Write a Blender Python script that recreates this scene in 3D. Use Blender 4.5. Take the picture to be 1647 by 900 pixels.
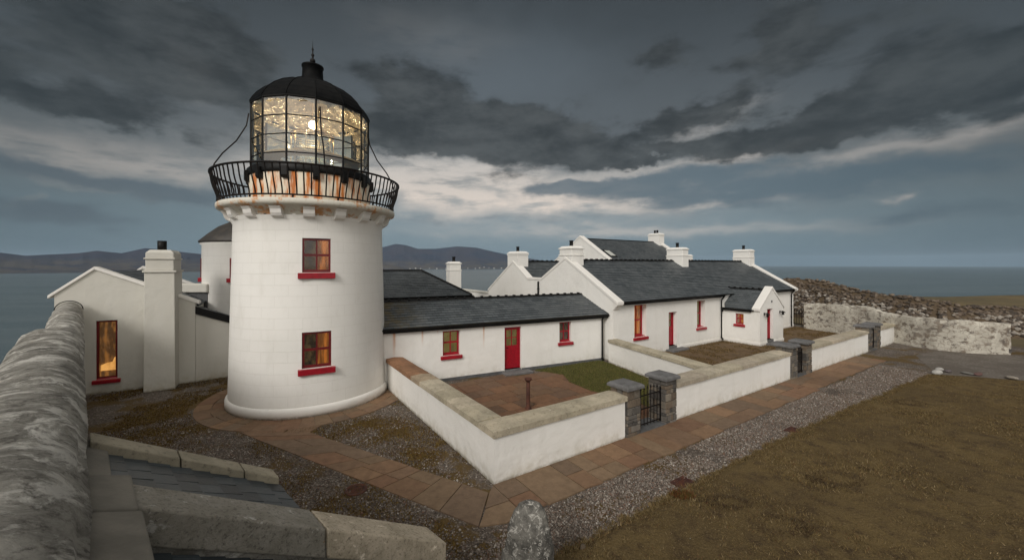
import bpy, bmesh, math, random
import numpy as np
from mathutils import Vector, Matrix, noise
random.seed(7); rng = np.random.default_rng(7)
sc = bpy.context.scene
for o in list(bpy.data.objects): bpy.data.objects.remove(o)
R = math.radians
# ---------------------------------------------------------------- camera
EYE = 5.0
cam = bpy.data.cameras.new('camera'); cam.lens = 14.0; cam.sensor_width = 36
cam.clip_start = .05; cam.clip_end = 90000
co = bpy.data.objects.new('camera', cam); sc.collection.objects.link(co)
co.location = (0, -.195, EYE); co.rotation_euler = (R(90), 0, 0); sc.camera = co
cam.shift_y = -25/1647; cam.shift_x = -.5/1647     # level camera, verticals stay vertical
# ---------------------------------------------------------------- look
sc.view_settings.view_transform = 'Standard'; sc.view_settings.look = 'None'
sc.view_settings.exposure = 0.12; sc.view_settings.gamma = 1
# ---------------------------------------------------------------- node helper
class NT:
    def __init__(s, tree): s.t = tree; s.n = tree.nodes; s.l = tree.links
    def node(s, typ, **kw):
        n = s.n.new(typ)
        for k, v in kw.items(): setattr(n, k, v)
        return n
    def put(s, sock, v):
        if isinstance(v, bpy.types.NodeSocket): s.l.new(v, sock)
        elif v is not None:
            if isinstance(v, (tuple, list)) and len(v) == 3 and len(getattr(sock, 'default_value', v)) == 4: v = (*v, 1)
            sock.default_value = v
    def m(s, op, a, b=None, c=None, clamp=False):
        n = s.node('ShaderNodeMath', operation=op, use_clamp=clamp)
        s.put(n.inputs[0], a)
        if b is not None: s.put(n.inputs[1], b)
        if c is not None: s.put(n.inputs[2], c)
        return n.outputs[0]
    def vm(s, op, a, b=None):
        n = s.node('ShaderNodeVectorMath', operation=op); s.put(n.inputs[0], a)
        if b is not None: s.put(n.inputs[1], b)
        return n.outputs[0]
    def mix(s, f, a, b, blend='MIX'):
        n = s.node('ShaderNodeMix', data_type='RGBA', blend_type=blend, clamp_factor=True)
        s.put(n.inputs[0], f); s.put(n.inputs[6], a); s.put(n.inputs[7], b); return n.outputs[2]
    def noise(s, vec, scale, detail=4, rough=.55, out=0, dist=0):
        n = s.node('ShaderNodeTexNoise'); s.put(n.inputs['Vector'], vec); n.inputs['Scale'].default_value = scale
        n.inputs['Detail'].default_value = detail; n.inputs['Roughness'].default_value = rough
        n.inputs['Distortion'].default_value = dist; return n.outputs[out]
    def voro(s, vec, scale, out='Distance', feature='F1'):
        n = s.node('ShaderNodeTexVoronoi', feature=feature); s.put(n.inputs['Vector'], vec)
        n.inputs['Scale'].default_value = scale; return n.outputs[out]
    def ss(s, v, a, b, o0=0., o1=1.):
        n = s.node('ShaderNodeMapRange', interpolation_type='SMOOTHSTEP'); s.put(n.inputs[0], v)
        n.inputs[1].default_value = a; n.inputs[2].default_value = b
        n.inputs[3].default_value = o0; n.inputs[4].default_value = o1; return n.outputs[0]
    def ramp(s, v, pts):
        n = s.node('ShaderNodeValToRGB'); s.put(n.inputs[0], v); cr = n.color_ramp
        while len(cr.elements) < len(pts): cr.elements.new(.5)
        for e, (p, c) in zip(cr.elements, pts): e.position = p; e.color = (*c, 1)
        return n.outputs[0]
    def xyz(s, v):
        n = s.node('ShaderNodeSeparateXYZ'); s.put(n.inputs[0], v); return n.outputs
    def comb(s, x, y, z):
        n = s.node('ShaderNodeCombineXYZ'); s.put(n.inputs[0], x); s.put(n.inputs[1], y); s.put(n.inputs[2], z); return n.outputs[0]
def lin(*c): return tuple((x/255/12.92) if x/255 <= .04045 else ((x/255+.055)/1.055)**2.4 for x in c)
# ---------------------------------------------------------------- sky
SUN_AZ = R(205); SUN_EL = R(32)      # bearing from +Y clockwise; behind and to the left of the camera
def build_world():
    w = bpy.data.worlds.new('World'); sc.world = w; w.use_nodes = True
    N = NT(w.node_tree); N.n.clear()
    tc = N.node('ShaderNodeTexCoord').outputs['Generated']
    x, y, z = N.xyz(tc)
    D = 180/math.pi
    az = N.m('MULTIPLY', N.m('ARCTAN2', x, y), D)
    el = N.m('MULTIPLY', N.m('ARCSINE', z), D)
    # wobble the sky coordinates so that every cloud has a torn, billowed outline
    wv = N.vm('MULTIPLY', tc, (1, 1, 1.9))
    n1 = N.noise(wv, 4.2, 3, .5, out=1); ax, ay, azn = N.xyz(n1)
    n2 = N.noise(N.vm('MULTIPLY', tc, (1, 1, 1.5)), 13, 6, .58, out=1); bx, by, bz = N.xyz(n2)
    def warp(v, a, b, c, d): return N.m('ADD', v, N.m('ADD', N.m('MULTIPLY', N.m('SUBTRACT', a, .5), c), N.m('MULTIPLY', N.m('SUBTRACT', b, .5), d)))
    A = warp(az, ax, bx, 12, 9); E = warp(el, ay, by, 6, 5.5)             # billowy
    A2 = warp(az, azn, bz, 16, 8); E2 = warp(el, ax, by, 3.6, 2.6)          # layered
    def blob(a0, e0, sa, se, rot=0, soft=None, p=1.0):
        soft = soft or (A, E)
        c, s_ = math.cos(R(rot)), math.sin(R(rot))
        da = N.m('SUBTRACT', soft[0], a0); de = N.m('SUBTRACT', soft[1], e0)
        u = N.m('DIVIDE', N.m('ADD', N.m('MULTIPLY', da, c), N.m('MULTIPLY', de, s_)), sa)
        v = N.m('DIVIDE', N.m('SUBTRACT', N.m('MULTIPLY', de, c), N.m('MULTIPLY', da, s_)), se)
        q = N.m('ADD', N.m('MULTIPLY', u, u), N.m('MULTIPLY', v, v))
        return N.m('EXPONENT', N.m('MULTIPLY', q, -p))
    def at(px, py, sx, sy, rot=0, soft=None, p=1.0):
        """placed by the bearing and height read off the photograph"""
        a = math.atan((px-823.5)/640.5); e = math.atan((425-py)/640.5*math.cos(a)); k = math.cos(a)
        return blob(math.degrees(a), math.degrees(e), sx*k*k/640.5*D, sy*k*math.cos(e)**2/640.5*D, rot, soft, p)
    def total(lst):
        t = None
        for w_, b in lst:
            b = N.m('MULTIPLY', b, w_); t = b if t is None else N.m('ADD', t, b)
        return t
    L2 = (A2, E2)
    h = N.m('DIVIDE', E2, 60, clamp=True)
    base = N.ramp(h, [(0, lin(94, 115, 126)), (.045, lin(106, 124, 133)), (.10, lin(106, 122, 129)), (.19, lin(104, 110, 112)),
                      (.32, lin(84, 90, 94)), (.5, lin(66, 72, 76)), (1, lin(54, 59, 63))])
    # blue-grey thin sky above the middle
    base = N.mix(N.m('MULTIPLY', at(790, 110, 190, 90, 0), .5), base, lin(104, 114, 122))
    # warm light under the cloud deck
    glow = total([(1.6, at(760, 300, 200, 38, -4, L2)), (.55, at(960, 325, 150, 16, 0, L2)), (.42, at(230, 262, 150, 26, -7, L2)), (.28, at(60, 240, 120, 28, -10, L2)),
                  (.65, at(1130, 262, 180, 11, 4, L2)), (.45, at(1380, 252, 170, 12, 5, L2)), (.4, at(1590, 208, 130, 20, 12, L2)), (.4, at(1110, 215, 60, 18, 20, L2)),
                  (.55, at(480, 290, 120, 26, 0, L2)), (.45, at(330, 120, 60, 26, -25, L2)), (.35, at(1000, 372, 260, 9, 0, L2)), (.5, at(1405, 320, 22, 5, 0, L2)), (.45, at(1180, 322, 130, 5, 3, L2)), (.10, at(700, 60, 110, 40, 0, L2))])
    fine = N.noise(N.vm('MULTIPLY', tc, (1, 1, 5.)), 10, 7, .62)
    base = N.mix(N.m('MULTIPLY', at(800, 350, 330, 70, 0, L2), .55), base, lin(140, 154, 161))
    glow = N.m('MULTIPLY', N.m('MINIMUM', glow, 1.0), N.ss(fine, .28, .58, .30, 1.0))
    col = N.mix(glow, base, N.mix(N.ss(el, 5, 16), lin(224, 210, 197), lin(186, 182, 177)))
    # paler cumulus tops low on the left
    pale = total([(1, at(110, 290, 90, 20, -6)), (.9, at(230, 318, 80, 14, -6)), (.8, at(20, 320, 60, 16, 0))])
    col = N.mix(N.m('MULTIPLY', N.ss(pale, .3, .8), .42), col, lin(140, 144, 143))
    # dark clouds: placed masses plus broken background noise
    fb = N.noise(wv, 3.4, 9, .60); fb2 = N.noise(N.vm('MULTIPLY', tc, (1, 1, 3.2)), 8.5, 9, .62)
    dens = total([(1.35, at(230, 75, 250, 85, -8)), (1.1, at(110, 165, 210, 34, -12)), (.6, at(360, 50, 90, 60, 0)),
                  (1.9, at(800, 212, 165, 44, -6, None, 1.3)), (.9, at(930, 235, 60, 34, 0)), (1.1, at(690, 215, 110, 34, -8)), (1.05, at(1045, 243, 75, 11, 2)), (1.0, at(640, 130, 90, 34, -10)),
                  (.85, at(1110, 190, 90, 22, 12)), (.8, at(1190, 100, 90, 42, 0)), (.75, at(1040, 100, 60, 26, 0)), (1.2, at(1420, 170, 250, 42, 11)), (1.1, at(1250, 215, 160, 24, 7)), (.9, at(1610, 120, 110, 60, 10)),
                  (.8, at(1290, 40, 60, 60, 0)), (.5, at(1500, 40, 160, 60, 0))])
    dens = N.m('ADD', dens, N.m('MULTIPLY', N.m('SUBTRACT', fb, .5), 1.7)); dens = N.m('ADD', dens, N.m('MULTIPLY', N.m('SUBTRACT', fb2, .5), 1.3))
    dm = N.ss(dens, .20, .74)
    inner = N.noise(N.vm('MULTIPLY', tc, (1, 1, 2.4)), 7, 8, .62)
    dcol = N.mix(N.ss(inner, .34, .68), lin(46, 50, 51), lin(77, 81, 82))
    dcol = N.mix(N.ss(el, 12, 5), dcol, lin(92, 102, 108))
    hi = N.ss(el, 7.0, 10.5)
    col = N.mix(N.m('MULTIPLY', N.m('MULTIPLY', dm, hi), .92), col, dcol)
    # low blue stratus bank under the glow
    low = total([(1.05, at(1290, 298, 330, 26, 2, L2)), (.9, at(1060, 290, 170, 20, 4, L2)), (.75, at(930, 300, 110, 10, 0, L2)), (.95, at(170, 295, 260, 20, -8, L2)), (.8, at(60, 350, 220, 26, 0, L2)), (.45, at(760, 352, 300, 13, 0, L2)), (.7, at(1450, 350, 240, 22, 0, L2))])
    low = N.m('ADD', low, N.m('MULTIPLY', N.m('SUBTRACT', fb2, .5), 1.2))
    col = N.mix(N.m('MULTIPLY', N.ss(low, .25, .85), .85), col, N.mix(N.ss(az, -25, 45), lin(90, 102, 110), lin(86, 103, 113)))
    # heavier weather towards the two sides and overhead
    side = N.ss(N.m('ABSOLUTE', N.m('SUBTRACT', az, -1)), 27, 60)
    col = N.mix(N.m('MULTIPLY', side, .42), col, lin(40, 50, 55))
    top = N.ss(el, 19, 34); col = N.mix(N.m('MULTIPLY', top, .34), col, lin(46, 51, 54))
    # the sky behind the camera is thin bright overcast
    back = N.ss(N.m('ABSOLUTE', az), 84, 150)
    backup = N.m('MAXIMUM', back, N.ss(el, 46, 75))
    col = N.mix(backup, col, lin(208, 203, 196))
    nish = N.node('ShaderNodeTexSky', sky_type='NISHITA', sun_disc=False)
    nish.sun_elevation = SUN_EL; nish.sun_rotation = SUN_AZ
    b1 = N.node('ShaderNodeBackground'); N.put(b1.inputs[0], nish.outputs[0]); b1.inputs[1].default_value = .05
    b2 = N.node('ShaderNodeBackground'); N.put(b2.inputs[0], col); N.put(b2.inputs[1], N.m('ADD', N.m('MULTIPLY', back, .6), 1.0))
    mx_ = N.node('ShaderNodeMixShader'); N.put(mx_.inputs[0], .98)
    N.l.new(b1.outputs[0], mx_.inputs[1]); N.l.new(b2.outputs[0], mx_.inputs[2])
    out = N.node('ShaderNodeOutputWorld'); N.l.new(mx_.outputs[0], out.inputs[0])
    w.cycles.sampling_method = 'MANUAL'; w.cycles.sample_map_resolution = 512
build_world()
sun = bpy.data.lights.new('sun', 'SUN'); sun.energy = 1.5; sun.angle = R(18); sun.color = (1, .955, .90)
so = bpy.data.objects.new('sun', sun); sc.collection.objects.link(so)
sd = Vector((math.sin(SUN_AZ)*math.cos(SUN_EL), math.cos(SUN_AZ)*math.cos(SUN_EL), math.sin(SUN_EL)))
so.rotation_euler = sd.to_track_quat('Z', 'Y').to_euler(); so.location = sd*60

# ================================================================ mesh building
OFF = {}
class MB:
    def __init__(s): s.v = []; s.f = []; s.uv = []; s.c = []; s.col = None; s.sm = []; s.smooth = False
    def face(s, pts, uv=None):
        b = len(s.v); s.v += [tuple(p) for p in pts]; s.f.append(tuple(range(b, b+len(pts))))
        s.uv.append(uv); s.c.append(s.col); s.sm.append(s.smooth)
    def quadmesh(s, rows, closed=False, uvs=None):
        n = len(rows[0]); b = len(s.v)
        for r in rows: s.v += [tuple(p) for p in r]
        for i in range(len(rows)-1):
            for j in range(n if closed else n-1):
                k = (j+1) % n
                s.f.append((b+i*n+j, b+i*n+k, b+(i+1)*n+k, b+(i+1)*n+j))
                if uvs: s.uv.append([uvs[i][j], uvs[i][j+1], uvs[i+1][j+1], uvs[i+1][j]])
                else: s.uv.append(None)
                s.c.append(s.col); s.sm.append(s.smooth)
    def poly(s, idx_pts):
        s.face(idx_pts)
    def hexa(s, p):   # p: 8 pts bottom 0-3 ccw, top 4-7
        b = len(s.v); s.v += [tuple(q) for q in p]
        for f in ((3, 2, 1, 0), (4, 5, 6, 7), (0, 1, 5, 4), (1, 2, 6, 5), (2, 3, 7, 6), (3, 0, 4, 7)):
            s.f.append(tuple(b+i for i in f)); s.uv.append(None); s.c.append(s.col); s.sm.append(False)
    def box(s, a, b):
        (x0, y0, z0), (x1, y1, z1) = a, b
        s.hexa([(x0, y0, z0), (x1, y0, z0), (x1, y1, z0), (x0, y1, z0), (x0, y0, z1), (x1, y0, z1), (x1, y1, z1), (x0, y1, z1)])
    def prism(s, poly, lo, hi, f=None):  # poly of 2D pts; f(p, h)->xyz
        f = f or (lambda p, h: (p[0], p[1], h))
        n = len(poly); s.face([f(p, hi) for p in poly]); s.face([f(p, lo) for p in reversed(poly)])
        for i in range(n):
            a, b = poly[i], poly[(i+1) % n]
            s.face([f(a, lo), f(b, lo), f(b, hi), f(a, hi)])
    def lathe(s, prof, n=32, c=(0, 0), a0=0, a1=360, smooth=True, uvr=None, caps=True):
        full = abs(a1-a0) >= 360; k = n if full else n+1
        old = s.smooth; s.smooth = smooth
        rows = []; uvs = []
        L = 0
        for i, (r, z) in enumerate(prof):
            if i: L += math.hypot(r-prof[i-1][0], z-prof[i-1][1])
            rows.append([(c[0]+r*math.cos(R(a0+(a1-a0)*j/n)), c[1]+r*math.sin(R(a0+(a1-a0)*j/n)), z) for j in range(k)])
            uvs.append([((uvr or max(r, .3))*R(a0+(a1-a0)*j/n), L) for j in range(n+1)])
        s.quadmesh(rows, closed=full, uvs=uvs)
        if full and caps and prof[0] != prof[-1]:
            for (r, z), row, fl in ((prof[0], rows[0], True), (prof[-1], rows[-1], False)):
                if r > 1e-4: s.smooth = False; s.face(list(reversed(row)) if fl else row); s.smooth = smooth
        s.smooth = old
    def tube(s, pts, r, n=8, r1=None):
        pts = [Vector(p) for p in pts]; rows = []; old = s.smooth; s.smooth = True
        up = Vector((0, 0, 1))
        for i, p in enumerate(pts):
            d = (pts[min(i+1, len(pts)-1)] - pts[max(i-1, 0)]).normalized()
            a = d.cross(up); a = d.cross(Vector((1, 0, 0))) if a.length < .05 else a
            a.normalize(); b = d.cross(a).normalized()
            rr = r if r1 is None else r+(r1-r)*i/(len(pts)-1)
            rows.append([p+a*rr*math.cos(2*math.pi*k/n)+b*rr*math.sin(2*math.pi*k/n) for k in range(n)])
        s.quadmesh(rows, closed=True); s.smooth = False; s.face(rows[0]); s.face(list(reversed(rows[-1]))); s.smooth = old
    def xf(s, f, start=0): s.v[start:] = [tuple(f(*p)) for p in s.v[start:]]
    def build(s, name, mat, parent=None, off=None, recalc=True, bevel=0, merge=0):
        me = bpy.data.meshes.new(name)
        o3 = off if off is not None else (OFF.get(parent.name, (0, 0, 0)) if parent else (0, 0, 0))
        V = [(x-o3[0], y-o3[1], z-o3[2]) for x, y, z in s.v]
        me.from_pydata(V, [], s.f)
        if any(u is not None for u in s.uv):
            l = me.uv_layers.new(name='UVMap'); data = []
            for f, u in zip(s.f, s.uv):
                for k in range(len(f)): data += list(u[k]) if u else [0, 0]
            l.data.foreach_set('uv', data)
        if any(c is not None for c in s.c):
            ca = me.color_attributes.new('Col', 'FLOAT_COLOR', 'CORNER'); data = []
            for f, c in zip(s.f, s.c): data += (list(c or (1, 1, 1))+[1])*len(f)
            ca.data.foreach_set('color', data)
        me.polygons.foreach_set('use_smooth', s.sm)
        if recalc or merge:
            bm = bmesh.new(); bm.from_mesh(me)
            if merge: bmesh.ops.remove_doubles(bm, verts=bm.verts, dist=merge)
            if recalc: bmesh.ops.recalc_face_normals(bm, faces=bm.faces)
            bm.to_mesh(me); bm.free()
        me.materials.append(mat)
        ob = bpy.data.objects.new(name, me); sc.collection.objects.link(ob)
        if parent: ob.parent = parent
        OFF[ob.name] = o3
        if bevel:
            md = ob.modifiers.new('bevel', 'BEVEL'); md.width = bevel; md.segments = 2; md.limit_method = 'ANGLE'; md.angle_limit = R(40)
        return ob
def thing(name, label, cat, loc=(0, 0, 0), rz=0, off=(0, 0, 0), group=None):
    e = bpy.data.objects.new(name, None); sc.collection.objects.link(e); e.empty_display_size = .3
    e.location = loc; e.rotation_euler = (0, 0, rz); e['label'] = label; e['category'] = cat
    if group: e['group'] = group
    OFF[e.name] = off; return e
def tag(o, label=None, cat=None, group=None, kind=None):
    if label: o['label'] = label
    if cat: o['category'] = cat
    if group: o['group'] = group
    if kind: o['kind'] = kind
    return o
def structure(o): o['kind'] = 'structure'; return o
def copy_tree(o, parent=None):
    c = o.copy(); sc.collection.objects.link(c)
    if parent: c.parent = parent
    for ch in list(o.children): copy_tree(ch, c)
    return c
# frames ----------------------------------------------------------
AU = R(33.5); UO = (-.403, 8.82)
def W(u, v, z=0): return (UO[0]+u*math.cos(AU)-v*math.sin(AU), UO[1]+u*math.sin(AU)+v*math.cos(AU), z)
def uthing(name, label, cat, u, v, group=None, z=0): return thing(name, label, cat, W(u, v, z), AU, (u, v, z), group)
WO = (-3.08, 16.78); AW = math.atan2(3.72, 7.68)
def fthing(O, ang, name, label, cat, s, d, group=None):
    return thing(name, label, cat, (O[0]+s*math.cos(ang)-d*math.sin(ang), O[1]+s*math.sin(ang)+d*math.cos(ang), 0), ang, (s, d, 0), group)
def pix(px, py, z=0):   # ground point seen at a photograph position (used to read the plan off the photo)
    P = math.atan(25/640.5); x = (px-823.5)/640.5; y = -(py-450)/640.5
    r = (x, math.cos(P)+y*math.sin(P), -math.sin(P)+y*math.cos(P)); t = (z-EYE)/r[2]; return (r[0]*t, r[1]*t)

# ================================================================ materials
def mat(name):
    m = bpy.data.materials.new(name); m.use_nodes = True; N = NT(m.node_tree); N.n.clear()
    out = N.node('ShaderNodeOutputMaterial'); b = N.node('ShaderNodeBsdfPrincipled'); N.l.new(b.outputs[0], out.inputs[0])
    N.b = b; N.out = out; N.obj = N.node('ShaderNodeTexCoord').outputs['Object']; return m, N
def bump(N, h, strength=.3, dist=.02):
    n = N.node('ShaderNodeBump'); n.inputs['Strength'].default_value = strength; n.inputs['Distance'].default_value = dist
    N.put(n.inputs['Height'], h); N.l.new(n.outputs[0], N.b.inputs['Normal'])
def simple(name, c, rough=.6, c2=None, scale=6, bs=0, bscale=40, metal=0, dist=.01, spec=.5):
    m, N = mat(name)
    col = N.mix(N.ss(N.noise(N.obj, scale, 6, .6), .35, .65), c, c2) if c2 else c
    N.put(N.b.inputs['Base Color'], col); N.b.inputs['Roughness'].default_value = rough; N.b.inputs['Metallic'].default_value = metal
    N.b.inputs['Specular IOR Level'].default_value = spec
    if bs: bump(N, N.noise(N.obj, bscale, 5), bs, dist)
    return m
def m_render(name, c=(.84, .825, .785), dirt=.5, courses=False, streaks=(), zb=.5):
    m, N = mat(name); X, Y, Z = N.xyz(N.obj)
    st = N.noise(N.vm('MULTIPLY', N.obj, (1.6, 1.6, .5)), 1.5, 7, .65)
    col = N.mix(N.m('MULTIPLY', N.ss(st, .48, .78), .20*dirt*2), c, (.53, .50, .43))
    big = N.noise(N.obj, .7, 4, .5); col = N.mix(N.m('MULTIPLY', N.ss(big, .42, .7), .20*dirt*2), col, (.66, .65, .60))
    sp = N.noise(N.obj, 9, 8, .7); col = N.mix(N.m('MULTIPLY', N.ss(sp, .60, .74), .35*dirt), col, (.40, .37, .30))
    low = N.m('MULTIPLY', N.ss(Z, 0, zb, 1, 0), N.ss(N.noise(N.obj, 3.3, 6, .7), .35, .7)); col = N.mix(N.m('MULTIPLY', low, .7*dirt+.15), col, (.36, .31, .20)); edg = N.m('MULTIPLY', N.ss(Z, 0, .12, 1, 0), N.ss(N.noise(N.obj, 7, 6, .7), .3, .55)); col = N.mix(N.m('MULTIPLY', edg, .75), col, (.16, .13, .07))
    for (s0, z0, ln, w) in streaks:
        wob = N.m('ADD', X, N.m('MULTIPLY', N.m('SUBTRACT', N.noise(N.obj, 4, 3), .5), .05))
        g = N.m('EXPONENT', N.m('MULTIPLY', N.m('POWER', N.m('DIVIDE', N.m('ABSOLUTE', N.m('SUBTRACT', wob, s0)), w), 2), -1))
        f = N.m('MULTIPLY', N.ss(Z, z0-ln, z0), g)
        col = N.mix(N.m('MULTIPLY', f, .85), col, (.55, .22, .06))
    if courses:
        uvn = N.node('ShaderNodeUVMap').outputs[0]
        br = N.node('ShaderNodeTexBrick'); N.put(br.inputs['Vector'], uvn); br.inputs['Scale'].default_value = 1
        br.inputs['Brick Width'].default_value = .85; br.inputs['Row Height'].default_value = .36; br.inputs['Mortar Size'].default_value = .008
        br.inputs['Mortar Smooth'].default_value = .6; br.inputs['Color1'].default_value = (1, 1, 1, 1); br.inputs['Color2'].default_value = (.86, .86, .86, 1); br.inputs['Mortar'].default_value = (.2, .2, .2, 1)
        col = N.mix(N.m('MULTIPLY', N.m('SUBTRACT', 1, br.outputs[0]), .24), col, (.45, .42, .36))
        h = N.m('ADD', N.m('MULTIPLY', br.outputs[0], .55), N.m('MULTIPLY', N.noise(N.obj, 18, 6, .65), .5)); bump(N, h, .6, .016)
    else: bump(N, N.m('ADD', N.m('MULTIPLY', N.noise(N.obj, 28, 6, .7), .35), N.m('ADD', N.m('MULTIPLY', N.noise(N.obj, 5, 4, .6), 1.2), N.m('MULTIPLY', N.noise(N.obj, 1.3, 3), 4))), .7, .012)
    N.put(N.b.inputs['Base Color'], col); N.b.inputs['Roughness'].default_value = .75; N.b.inputs['Specular IOR Level'].default_value = .25
    return m
M = {}
M['white'] = m_render('white_render', dirt=.45)
M['white_wing'] = m_render('white_render_streaked', dirt=.5, streaks=((.58, 2.4, .45, .025), (2.0, 2.4, 1.3, .035), (-.1, 2.4, .4, .03), (-.75, 2.4, .9, .035), (-1.9, 2.4, 1.4, .05)))
M['white_tower'] = m_render('white_masonry', dirt=.5, courses=True)
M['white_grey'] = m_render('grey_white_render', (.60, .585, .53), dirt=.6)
M['white_trim'] = m_render('white_coping_paint', (.80, .78, .74), dirt=.25, zb=.01)
M['red'] = simple('red_gloss_paint', (.36, .008, .020), .32, (.26, .007, .016), 8, .1, 60)
M['dark_red'] = simple('dark_red_paint', (.15, .008, .010), .35, (.11, .008, .010), 8, .1, 60)
M['black'] = simple('black_paint', (.0045, .005, .0055), .5, (.010, .009, .008), 12, .15, 50, spec=.22)
M['iron'] = simple('black_iron', (.0045, .005, .0055), .55, (.014, .009, .007), 14, .2, 60, spec=.2)
M['roof_dark'] = simple('dark_lead_roof', (.030, .027, .024), .6, (.05, .043, .035), 3, .2, 20)
M['rust'] = simple('rusty_iron', (.095, .030, .014), .8, (.045, .017, .012), 9, .5, 60)
M['concrete'] = simple('old_concrete', (.235, .225, .195), .85, (.15, .14, .115), 3, .5, 30)
M['plinth'] = simple('grey_plinth_paint', (.105, .11, .115), .8, (.075, .075, .075), 5, .3, 30)
M['capgrey'] = simple('grey_cap_stone', (.16, .158, .16), .75, (.11, .108, .105), 5, .5, 40)
def m_coping():
    m, N = mat('lichened_coping_stone'); X, Y, Z = N.xyz(N.obj)
    vc = N.node('ShaderNodeVertexColor', layer_name='Col').outputs[0]
    a = N.noise(N.obj, 2.2, 8, .65); c = N.mix(N.ss(a, .35, .65), (.52, .46, .35), (.37, .33, .25))
    c = N.mix(N.m('MULTIPLY', N.ss(N.noise(N.obj, 14, 6, .7), .52, .72), .8), c, (.14, .12, .09))
    c = N.mix(N.m('MULTIPLY', N.ss(N.voro(N.obj, 7), .22, .1), N.ss(N.noise(N.obj, 1.7, 3), .5, .6)), c, (.60, .56, .46))
    c = N.mix(1, c, vc, 'MULTIPLY'); N.put(N.b.inputs['Base Color'], c); N.b.inputs['Roughness'].default_value = .9
    bump(N, N.m('ADD', N.noise(N.obj, 22, 8, .7), N.m('MULTIPLY', a, 2)), .6, .02); return m
M['coping'] = m_coping()
def m_slate(name, moss=.0, w=.30, row=.2, base=((.052, .062, .068), (.105, .118, .125)), rough=.5):
    m, N = mat(name); uv = N.node('ShaderNodeUVMap').outputs[0]
    br = N.node('ShaderNodeTexBrick'); N.put(br.inputs['Vector'], uv); br.inputs['Scale'].default_value = 1
    br.inputs['Brick Width'].default_value = w; br.inputs['Row Height'].default_value = row; br.inputs['Mortar Size'].default_value = .008
    br.inputs['Bias'].default_value = 0
    br.inputs['Color1'].default_value = (*base[0], 1); br.inputs['Color2'].default_value = (*base[1], 1); br.inputs['Mortar'].default_value = (.008, .009, .010, 1)
    c = br.outputs[0]
    big = N.noise(N.obj, .8, 5, .6); c = N.mix(N.m('MULTIPLY', N.ss(big, .4, .7), .35), c, (.13, .14, .145))
    c = N.mix(N.m('MULTIPLY', N.ss(N.noise(N.obj, 5, 8, .7), .55, .75), .5), c, (.10, .10, .09))
    if moss:
        u, v, _ = N.xyz(uv); f = N.m('MULTIPLY', N.ss(u, 2.6, .4), N.ss(N.noise(N.obj, 2.2, 7, .7), .38, .6)); c = N.mix(N.m('MULTIPLY', f, moss), c, (.115, .085, .03))
    N.put(N.b.inputs['Base Color'], c); N.b.inputs['Roughness'].default_value = rough
    h = N.m('ADD', N.m('MULTIPLY', N.m('SUBTRACT', 1, br.outputs[1]), 1), N.m('MULTIPLY', N.noise(N.obj, 16, 5, .6), .8)); bump(N, h, .5, .01)
    return m
M['slate'] = m_slate('blue_slate'); M['slate_moss'] = m_slate('slate_with_moss', .8)
def m_vcol(name, rough=.85, bs=.4, bscale=40, dist=.01, mottled=.5, spec=.4):
    m, N = mat(name); vc = N.node('ShaderNodeVertexColor', layer_name='Col').outputs[0]
    c = N.mix(N.m('MULTIPLY', N.ss(N.noise(N.obj, 4.5, 8, .7), .35, .7), mottled), vc, N.mix(1, vc, (.45, .42, .40), 'MULTIPLY'))
    c = N.mix(N.m('MULTIPLY', N.ss(N.noise(N.obj, 19, 5, .7), .5, .75), mottled), c, N.mix(1, vc, (1.5, 1.42, 1.34), 'MULTIPLY'))
    N.put(N.b.inputs['Base Color'], c); N.b.inputs['Roughness'].default_value = rough; N.b.inputs['Specular IOR Level'].default_value = spec
    bump(N, N.noise(N.obj, bscale, 6, .65), bs, dist); return m
M['paving'] = m_vcol('sandstone_flags'); M['stones'] = m_vcol('rubble_stone', bs=.8, bscale=14, dist=.03, mottled=.6)
M['pebbles'] = m_vcol('pebbles', bs=0.1, mottled=.1); M['blades'] = m_vcol('grass_blades', bs=0, mottled=0, spec=.1, rough=.9)
M['slate_tiles'] = m_vcol('slate_single', rough=.5, bs=.4, bscale=18, mottled=.4)
def m_ground(name, cols, sc1=1.2, sc2=9, bs=.8, dist=.04, rough=.95, fine=60, moss=None):
    m, N = mat(name)
    c = N.mix(N.ss(N.noise(N.obj, sc1, 8, .65), .38, .62), cols[0], cols[1])
    c = N.mix(N.ss(N.noise(N.obj, sc2, 8, .7), .45, .68), c, cols[2])
    c = N.mix(N.m('MULTIPLY', N.ss(N.noise(N.obj, fine, 4, .7), .45, .7), .6), c, cols[3])
    if moss:
        mf = N.ss(N.noise(N.obj, .55, 7, .62), moss[0], moss[0]+.09)
        c = N.mix(mf, c, N.mix(N.ss(N.noise(N.obj, 7, 6, .7), .35, .65), moss[1], moss[2]))
    N.put(N.b.inputs['Base Color'], c); N.b.inputs['Roughness'].default_value = rough; N.b.inputs['Specular IOR Level'].default_value = .15
    bump(N, N.m('ADD', N.noise(N.obj, fine*.5, 6, .7), N.noise(N.obj, sc2, 6, .6)), bs, dist); return m
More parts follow.
